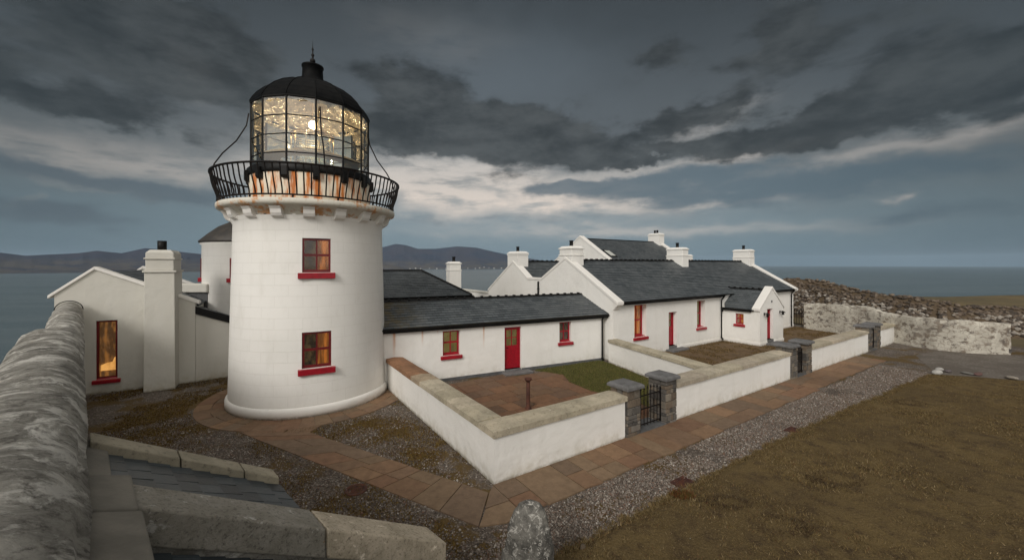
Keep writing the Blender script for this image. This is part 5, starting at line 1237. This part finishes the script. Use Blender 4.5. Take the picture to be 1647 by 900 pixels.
def stone_mesh(mb, c, s, col=None, seed=0):
    bm = bmesh.new(); bmesh.ops.create_icosphere(bm, subdivisions=1, radius=1); b = len(mb.v); a = random.uniform(0, 6.28); ca, sa = math.cos(a), math.sin(a)
    idx = {}
    for i, v in enumerate(bm.verts):
        k = 1+.35*noise.noise((v.co.x*1.3+seed*3.1, v.co.y*1.3, v.co.z*1.3+seed)); x, y, z = v.co.x*s[0]*k, v.co.y*s[1]*k, v.co.z*s[2]*k
        mb.v.append((c[0]+x*ca-y*sa, c[1]+x*sa+y*ca, c[2]+z)); idx[v.index] = b+i
    for f_ in bm.faces: mb.f.append(tuple(idx[v.index] for v in f_.verts)); mb.uv.append(None); mb.c.append(col or mb.col); mb.sm.append(False)
    bm.free()
def bank():
    def at(px, Y): return ((px-823.5)/640.5*Y, Y)
    def zt(Y, py): return EYE-(py-425)/640.5*Y*1.0
    ctl = [(1262, 41, 446), (1290, 40, 447), (1318, 38.5, 449), (1355, 36.5, 459), (1406, 34, 470), (1458, 32, 475), (1509, 30.5, 482), (1543, 30, 490), (1600, 29.5, 492), (1660, 29, 494), (1800, 28, 498)]
    pts = [(*at(a, Y), zt(Y, y)) for a, Y, y in ctl]
    T = thing('drystone_wall', 'dark tumbled dry stone wall on a bank above the whitewashed wall', 'wall', (pts[4][0], pts[4][1], 0)); OFF[T.name] = (pts[4][0], pts[4][1], 0)
    P = []
    for a, b in zip(pts[:-1], pts[1:]):
        L = math.hypot(b[0]-a[0], b[1]-a[1]); n = max(2, int(L/.35))
        for i in range(n): P.append([x+(y-x)*i/n for x, y in zip(a, b)])
    g = MB(); g.smooth = True; rows = []; prof = [(-3.2, 0), (-2.6, .25), (-1.8, .52), (-1.0, .78), (-.5, .94), (0, 1), (.5, .95), (.9, .6), (1.2, 0)]
    fr = []
    for i, p in enumerate(P):
        a, b = P[max(0, i-1)], P[min(len(P)-1, i+1)]; dx, dy = b[0]-a[0], b[1]-a[1]; L = math.hypot(dx, dy); nx, ny = -dy/L, dx/L   # away from camera
        if ny < 0: nx, ny = -nx, -ny
        fr.append((nx, ny)); H = p[2]+.10*noise.noise((i*.25, 0, 0)); rows.append([(p[0]+nx*d, p[1]+ny*d, H*k-.1+.12*noise.noise((i*.4, d*2, 1))*(k > 0)) for d, k in prof])
    g.col = (.105, .075, .045); g.quadmesh(rows); g.face(rows[0]); g.build('turf_bank', M['stones'], T, recalc=False)
    random.seed(8); s = MB()
    for n in range(3000):
        i = random.randrange(len(P)-1); d = random.uniform(-3.0, -.75) if n < 2700 else random.uniform(-.7, .3); k = np.interp(d, [q[0] for q in prof], [q[1] for q in prof]); nx, ny = fr[i]; t = random.random()
        x, y = P[i][0]+(P[i+1][0]-P[i][0])*t+nx*d, P[i][1]+(P[i+1][1]-P[i][1])*t+ny*d; z = P[i][2]*k-.05; r = random.uniform(.06, .19)
        w = random.random(); s.col = (.34, .31, .27) if w < .3 and d < -1.2 else ((.15, .115, .085) if w < .5 else (.075, .06, .048) if w < .85 else (.20, .16, .12))
        stone_mesh(s, (x, y, z), (r*1.3, r, r*.7), seed=n)
    s.build('stones', M['stones'], T, recalc=False)
bank()
def iron_fence():
    a, b = (31.98, 6.50), (32.3, 5.6); A = pix(1273, 523); B = pix(1297, 526)
    T = thing('iron_railing', 'short black spiked iron railing between the cottage end and the old wall', 'railing', (*A, 0), 0, (*A, 0)); g = MB()
    L = math.hypot(B[0]-A[0], B[1]-A[1]); n = 9
    P = lambda t: (A[0]+(B[0]-A[0])*t, A[1]+(B[1]-A[1])*t)
    for z in (.2, 1.05): g.tube([(*P(0), z), (*P(1), z)], .025, 6)
    g.build('rail', M['iron'], T)
    for i in range(n+1):
        x, y = P(i/n); q = MB(); q.tube([(x, y, .05), (x, y, 1.25)], .02, 6); q.lathe([(.02, 1.24), (.045, 1.29), (.001, 1.42)], 6, (x, y)); q.build('spike', M['iron'], T)
    s = MB(); s.hexa([(A[0], A[1]-.1, 0), (B[0], B[1]-.1, 0), (B[0], B[1]+.15, 0), (A[0], A[1]+.15, 0), (A[0], A[1]-.1, .08), (B[0], B[1]-.1, .08), (B[0], B[1]+.15, .08), (A[0], A[1]+.15, .08)]); s.build('kerb', M['concrete'], T)
iron_fence()

# ================================================================ FOREGROUND WALL AND SHED
WD = Vector((.735, -.680, 0)).normalized(); ND = Vector((.680, .735, 0)).normalized()
def fg_wall():
    T = thing('boundary_wall', 'thick weathered grey wall with rounded top running away from the camera', 'wall', (-5.6, 5.2, 0)); OFF[T.name] = (-5.6, 5.2, 0)
    g = MB(); g.smooth = True; rows = []; t = 22.3; end = -1.2
    ts = list(np.arange(22.2, end, -.08))
    for i, d in enumerate(ts):
        base = -WD*d+Vector((0, -.195, 0)); near = 1 if d < 12.9 else 0; k = max(0, min(1, (13.1-d)/.35)); w = .66+.22*k; zs = 3.30+.06*k; hh = .30+.02*k
        if k in (0, 1): pass
        row = []
        n = 14; seq = [(0, 0.0), (0, .8), (0, 1.6), (0, 2.2), (0, 2.6), (0, 2.9), (0, 3.1), (0, zs)]
        for (o, z) in seq: row.append((o, z))
        for j in range(1, n): a = math.pi*j/n; row.append((-w/2+w/2*math.cos(a), zs+hh*math.sin(a)))
        for z in (zs, 2.4, 1.2, -.5): row.append((-w, z))
        out = []
        for (o, z) in row:
            b_ = .026*noise.fractal((d*1.1, o*2.2, z*1.6), .8, 2.2, 5)+.010*noise.noise((d*6, o*6, z*6)); lip = .035 if abs(z-zs) < .02 and o == 0 else 0
            if o == 0 and 0 < z < zs: b_ += .05*(noise.voronoi((d*2.2, 0, z*3))[0][0]-.4)
            q = base+ND*(o+b_*(.6 if o > -.02 else -1)+lip); 
            out.append((q.x, q.y, z+(b_ if 0 < z and o < 0 else 0)))
        rows.append(out)
    g.quadmesh(rows); g.face(rows[0]); g.face(list(reversed(rows[-1]))); g.build('render', M['cement'], T)
    # dark flashing where it meets the gable
    f = MB(); q = -WD*22.16+Vector((0, -.195, 0)); pts = []
    for j in range(15): a = math.pi*j/14; pts.append(q+ND*(-.33+.36*math.cos(a))+Vector((0, 0, 3.31+.33*math.sin(a))))
    f.tube(pts, .018, 6); f.build('flashing', M['black'], T)
fg_wall()
def shed():
    Q0 = Vector((-3.654, 3.419, 0)); sl = .605; z0 = 3.0
    T = thing('stone_shed', 'low shed roof with slates between thick sloping stone copings below the camera', 'shed', (-2.9, 4.1, 0)); OFF[T.name] = (-2.9, 4.1, 0)
    W2 = -WD          # away from the camera along the wall
    def P(n, w, z): q = Q0+ND*n+W2*w; return (q.x, q.y, z0-sl*n+z)   # n down the slope, w along the wall
    def V_(n, w, z): q = Q0+ND*n+W2*w; return (q.x, q.y, z)
    b = MB()
    def body(n0, n1, wA, wB, drop): b.hexa([V_(n0, wA, 0), V_(n1, wA, 0), V_(n1, wB, 0), V_(n0, wB, 0), P(n0, wA, drop), P(n1, wA, drop), P(n1, wB, drop), P(n0, wB, drop)])
    body(.0, 1.60, -.26, .92, -.05); body(.0, 3.20, -.73, -.31, -.08); body(.0, 3.0, -2.9, -.78, -.28); body(.0, 1.62, .94, 1.17, -.05)
    b.build('wall', M['cement'], T)
    def block(mb, n0, n1, wA, wB, t, col, top=0, slope=1., ch=.015, seg=1):
        mb.col = col; base = len(mb.v)
        mb.hexa([P(n0, wA, top-t), P(n1, wA, top-t), P(n1, wB, top-t), P(n0, wB, top-t), P(n0, wA, top-ch), P(n1, wA, top-ch), P(n1, wB, top), P(n0, wB, top)])
    c = MB(); g = .007
    for n0, n1, k in ((-.12, .62, .66), (.62, 1.26, .72), (1.26, 1.67, .74)): block(c, n0+g, n1-g, .905, 1.19, .16, (k, k, k*.97), .11)
    c.build('coping', M['coping'], T, bevel=.014)
    c = MB()
    for n0, n1, k, kk in ((.10, 1.62, .55, 1), (1.62, 3.24, .98, .93)): block(c, n0+g, n1-g, -.755, -.287, .34, (k, k*(1 if kk == 1 else .92), k*(1 if kk == 1 else .82)), .15)
    c.build('coping', M['coping_rough'], T, bevel=.02)
    s = MB(); s.smooth = False
    block(s, -.34, .02, -.28, 1.19, .25, None, .03)                                  # flat margin above the upper slates
    def flat(n0, n1, wA, wB, zA, zB, t=.4): s.hexa([V_(n0, wA, zA-t), V_(n1, wA, zB-t), V_(n1, wB, zB-t), V_(n0, wB, zA-t), V_(n0, wA, zA), V_(n1, wA, zB), V_(n1, wB, zB), V_(n0, wB, zA)])
    flat(-.44, .13, -.92, -.20, 3.34, 3.12); flat(-.20, .15, -2.9, -.93, 3.24, 3.10)
    s.build('concrete_slab', M['cement_smooth'], T, bevel=.02)
    random.seed(17)
    def slates(n0, n1, wA, wB, top, cs=.19, sw=.26):
        m = MB(); n = n1
        while n > n0-.02:
            w = wA-random.uniform(0, .24)
            while w < wB:
                dw = sw+random.uniform(-.02, .02); a, bq = max(w+.003, wA), min(w+dw-.003, wB)
                if bq-a > .03:
                    k = random.uniform(.6, 1.2); m.col = (.050*k, .062*k, .070*k); lift = random.uniform(0, .007); up = max(n-cs*1.4, n0-.25); j = random.uniform(-.010, .010)
                    m.hexa([P(up, a, top-.012), P(n+j, a, top+.008+lift), P(n+j, bq, top+.008), P(up, bq, top-.012), P(up, a, top-.004), P(n+j, a, top+.022+lift), P(n+j, bq, top+.022), P(up, bq, top-.004)])
                w += dw
            n -= cs
        m.build('slate_roof', M['slate_tiles'], T)
    slates(.02, 1.66, -.285, .903, -.02); slates(.16, 3.0, -2.9, -.757, -.24)
shed()

# ================================================================ SMALL THINGS
def standing_stone():
    T = MB(); bm = bmesh.new(); bmesh.ops.create_icosphere(bm, subdivisions=5, radius=1)
    x0, y0 = .165, 5.55
    for v in bm.verts:
        c = v.co.copy(); z = (c.z+1)/2; rr_ = math.hypot(c.x, c.y); k = (max(rr_, 1e-5)**.45)/max(rr_, 1e-5) if z > .5 else 1; cx, cy = c.x*k, c.y*k
        n = noise.fractal((c.x*1.3, c.y*1.3, c.z*1.8+4), .9, 2.1, 7)
        L_ = .44*(1-.42*z**2.6) if cx < 0 else .34*(1-.10*z**4); f2 = noise.noise((c.x*3, c.y*3, c.z*5))
        v.co = Vector((.07+cx*L_*(1.0+.16*n), cy*.26*(1-.35*z**2)*(1+.25*n), -.15+1.74*z*(1-.05*max(0, -cx))+.05*n+.02*f2))
    me = bpy.data.meshes.new('standing_stone'); bm.to_mesh(me); bm.free(); me.polygons.foreach_set('use_smooth', [True]*len(me.polygons)); me.materials.append(M['lichen'])
    o = bpy.data.objects.new('standing_stone', me); sc.collection.objects.link(o); o.location = (x0, y0, 0); tag(o, 'upright grey boulder blotched with white lichen at the bottom edge of the gravel', 'standing stone')
standing_stone()
def post():
    x, y = pix(849, 658); T = thing('iron_post', 'rusty round iron post with a flat cap in the flagged courtyard', 'post', (x, y, 0), 0, (x, y, 0))
    g = MB(); g.lathe([(.001, 0), (.12, 0), (.12, .04), (.075, .07), (.068, .5), (.064, .96), (.001, .96)], 20, (x, y)); g.build('shaft', M['rust'], T)
    g = MB(); g.lathe([(.001, .95), (.066, .95), (.10, 1.0), (.125, 1.02), (.125, 1.07), (.08, 1.09), (.001, 1.09)], 20, (x, y)); g.build('cap', M['rust'], T)
post()
def grate(px, py, lab, r=.17, rect=False):
    x, y = pix(px, py); g = MB()
    T = thing('drain_cover', lab, 'drain cover', (x, y, 0), AU, (0, 0, 0), 'rusty covers set in the gravel')
    if rect:
        g.box((-.24, -.15, 0), (.24, -.11, .045)); g.box((-.24, .11, 0), (.24, .15, .045)); g.box((-.24, -.11, 0), (-.20, .11, .045)); g.box((.20, -.11, 0), (.24, .11, .045)); f = g.build('frame', M['rust'], T, bevel=.006)
        b = MB(); 
        for i in range(7): b.box((-.185+i*.055, -.11, .01), (-.155+i*.055, .11, .038))
        b.box((-.2, -.11, .0), (.2, .11, .012)); b.build('grille', M['rust'], T)
    else:
        g.lathe([(.17, 0), (.24, 0), (.24, .018), (.225, .024), (.17, .022), (.17, 0)], 28); g.build('frame', M['rust'], T)
        b = MB(); b.lathe([(.001, .014), (.165, .014), (.165, .0)], 28)
        for i in range(-2, 3): b.box((-.11, i*.055-.012, .013), (.11, i*.055+.012, .022))
        b.build('lid', M['rust'], T)
grate(572, 788, 'round rust-red cover in the gravel near the flagged strip'); grate(1097, 777, 'rectangular rusty grate in the gravel at the edge of the near lawn', rect=True); grate(1275, 693, 'farther rectangular rusty grate beside the lawn edge', rect=True)
def small_stones():
    random.seed(2); dat = [(1507, 603, (.26, .20, .17), (.42, .41, .38), 'larger whitish stone at the far corner of the lawn'), (1511, 597, (.20, .16, .12), (.38, .37, .35), 'smaller pale stone behind the whitish one at the lawn corner'),
        (1525, 599, (.24, .16, .08), (.12, .10, .10), 'flat dark stone beside the whitish stones'), (1573, 603, (.50, .18, .07), (.15, .085, .075), 'long flat purplish slab at the far edge of the lawn'), (1556, 602, (.3, .15, .07), (.16, .155, .14), 'grey-green flat stone at the far edge of the lawn'),
        (1627, 610, (.3, .2, .1), (.28, .25, .21), 'pale low stone at the far right lawn edge'), (937, 884, (.10, .07, .05), (.13, .10, .07), 'small brown stone on the near lawn edge'), (1110, 872, (.02, .02, .04), (.4, .4, .38), 'tiny white chip upright in the near lawn')]
    for px, py, s, c, lab in dat:
        x, y = pix(px, py); m = MB(); m.col = c; stone_mesh(m, (0, 0, s[2]*.6), s, seed=px); o = m.build('loose_stone', M['stones']); o.location = (x, y, .02); tag(o, lab, 'stone')
        md = o.modifiers.new('s', 'SUBSURF'); md.levels = 1; md.render_levels = 2
small_stones()
def tuft():
    # rusty-orange plant at the gravel edge
    for px, py, lab, col, R_, H_ in ((1096, 801, 'small rust-brown tuft of plants at the gravel edge by the near grate', [(.13, .048, .018), (.12, .095, .03), (.07, .05, .02)], .19, .10), (588, 695, 'low green moss tuft', None, 0, 0)):
        if not col: continue
        x, y = pix(px, py); n = 900; a = rng.uniform(0, 6.28, n); r = R_*np.sqrt(rng.uniform(0, 1, n)); P = np.stack([r*np.cos(a)*1.3, r*np.sin(a)*.8], -1)
        o = blades('plant_tuft', P, np.full(n, .0), H_, col, [.45, .3, .25], .7, .008); del o['kind']; o.location = (x, y, .03); tag(o, lab, 'plant')
tuft()
def heather():
    # dark woody scrub patches in the lawn
    for i, (px, py, R_, lab) in enumerate(((1260, 800, .75, 'broad ring of dark scrub in the middle of the near lawn'), (1345, 775, .55, 'dark scrub patch right of the broad ring on the lawn'), (1170, 812, .4, 'thin dark scrub at the left of the lawn patch'), (1255, 850, .5, 'dark scrub nearest the bottom edge of the lawn'), (1465, 722, .35, 'small dark scrub far right on the lawn'), (1460, 650, .5, 'low dark scrub near the top of the lawn'))):
        x, y = pix(px, py); n = 700; a = rng.uniform(0, 6.28, n); r = R_*np.sqrt(rng.uniform(.2, 1, n)); P = np.stack([r*np.cos(a)*1.2, r*np.sin(a)*.7], -1)
        o = blades('scrub_patch', P, np.full(n, .0), .05, [(.045, .028, .018), (.07, .045, .025), (.10, .08, .05)], [.5, .3, .2], 1.3, .007); del o['kind']; o.location = (x, y, .045); tag(o, lab, 'scrub', 'dark scrub patches in the lawn')
heather()

# ================================================================ AIR
def haze():
    g = MB(); g.box((-31500, -31500, -118), (31500, 31500, 640)); 
    m = bpy.data.materials.new('sea_air'); m.use_nodes = True; N = NT(m.node_tree); N.n.clear(); out = N.node('ShaderNodeOutputMaterial'); v = N.node('ShaderNodeVolumePrincipled')
    v.inputs['Color'].default_value = (.60, .80, 1, 1); v.inputs['Density'].default_value = 2.4e-5; v.inputs['Anisotropy'].default_value = .0; N.l.new(v.outputs[0], out.inputs['Volume'])
    o = g.build('haze', m); o['kind'] = 'stuff'; o['label'] = 'thin blue sea haze'; o['category'] = 'haze'
haze()
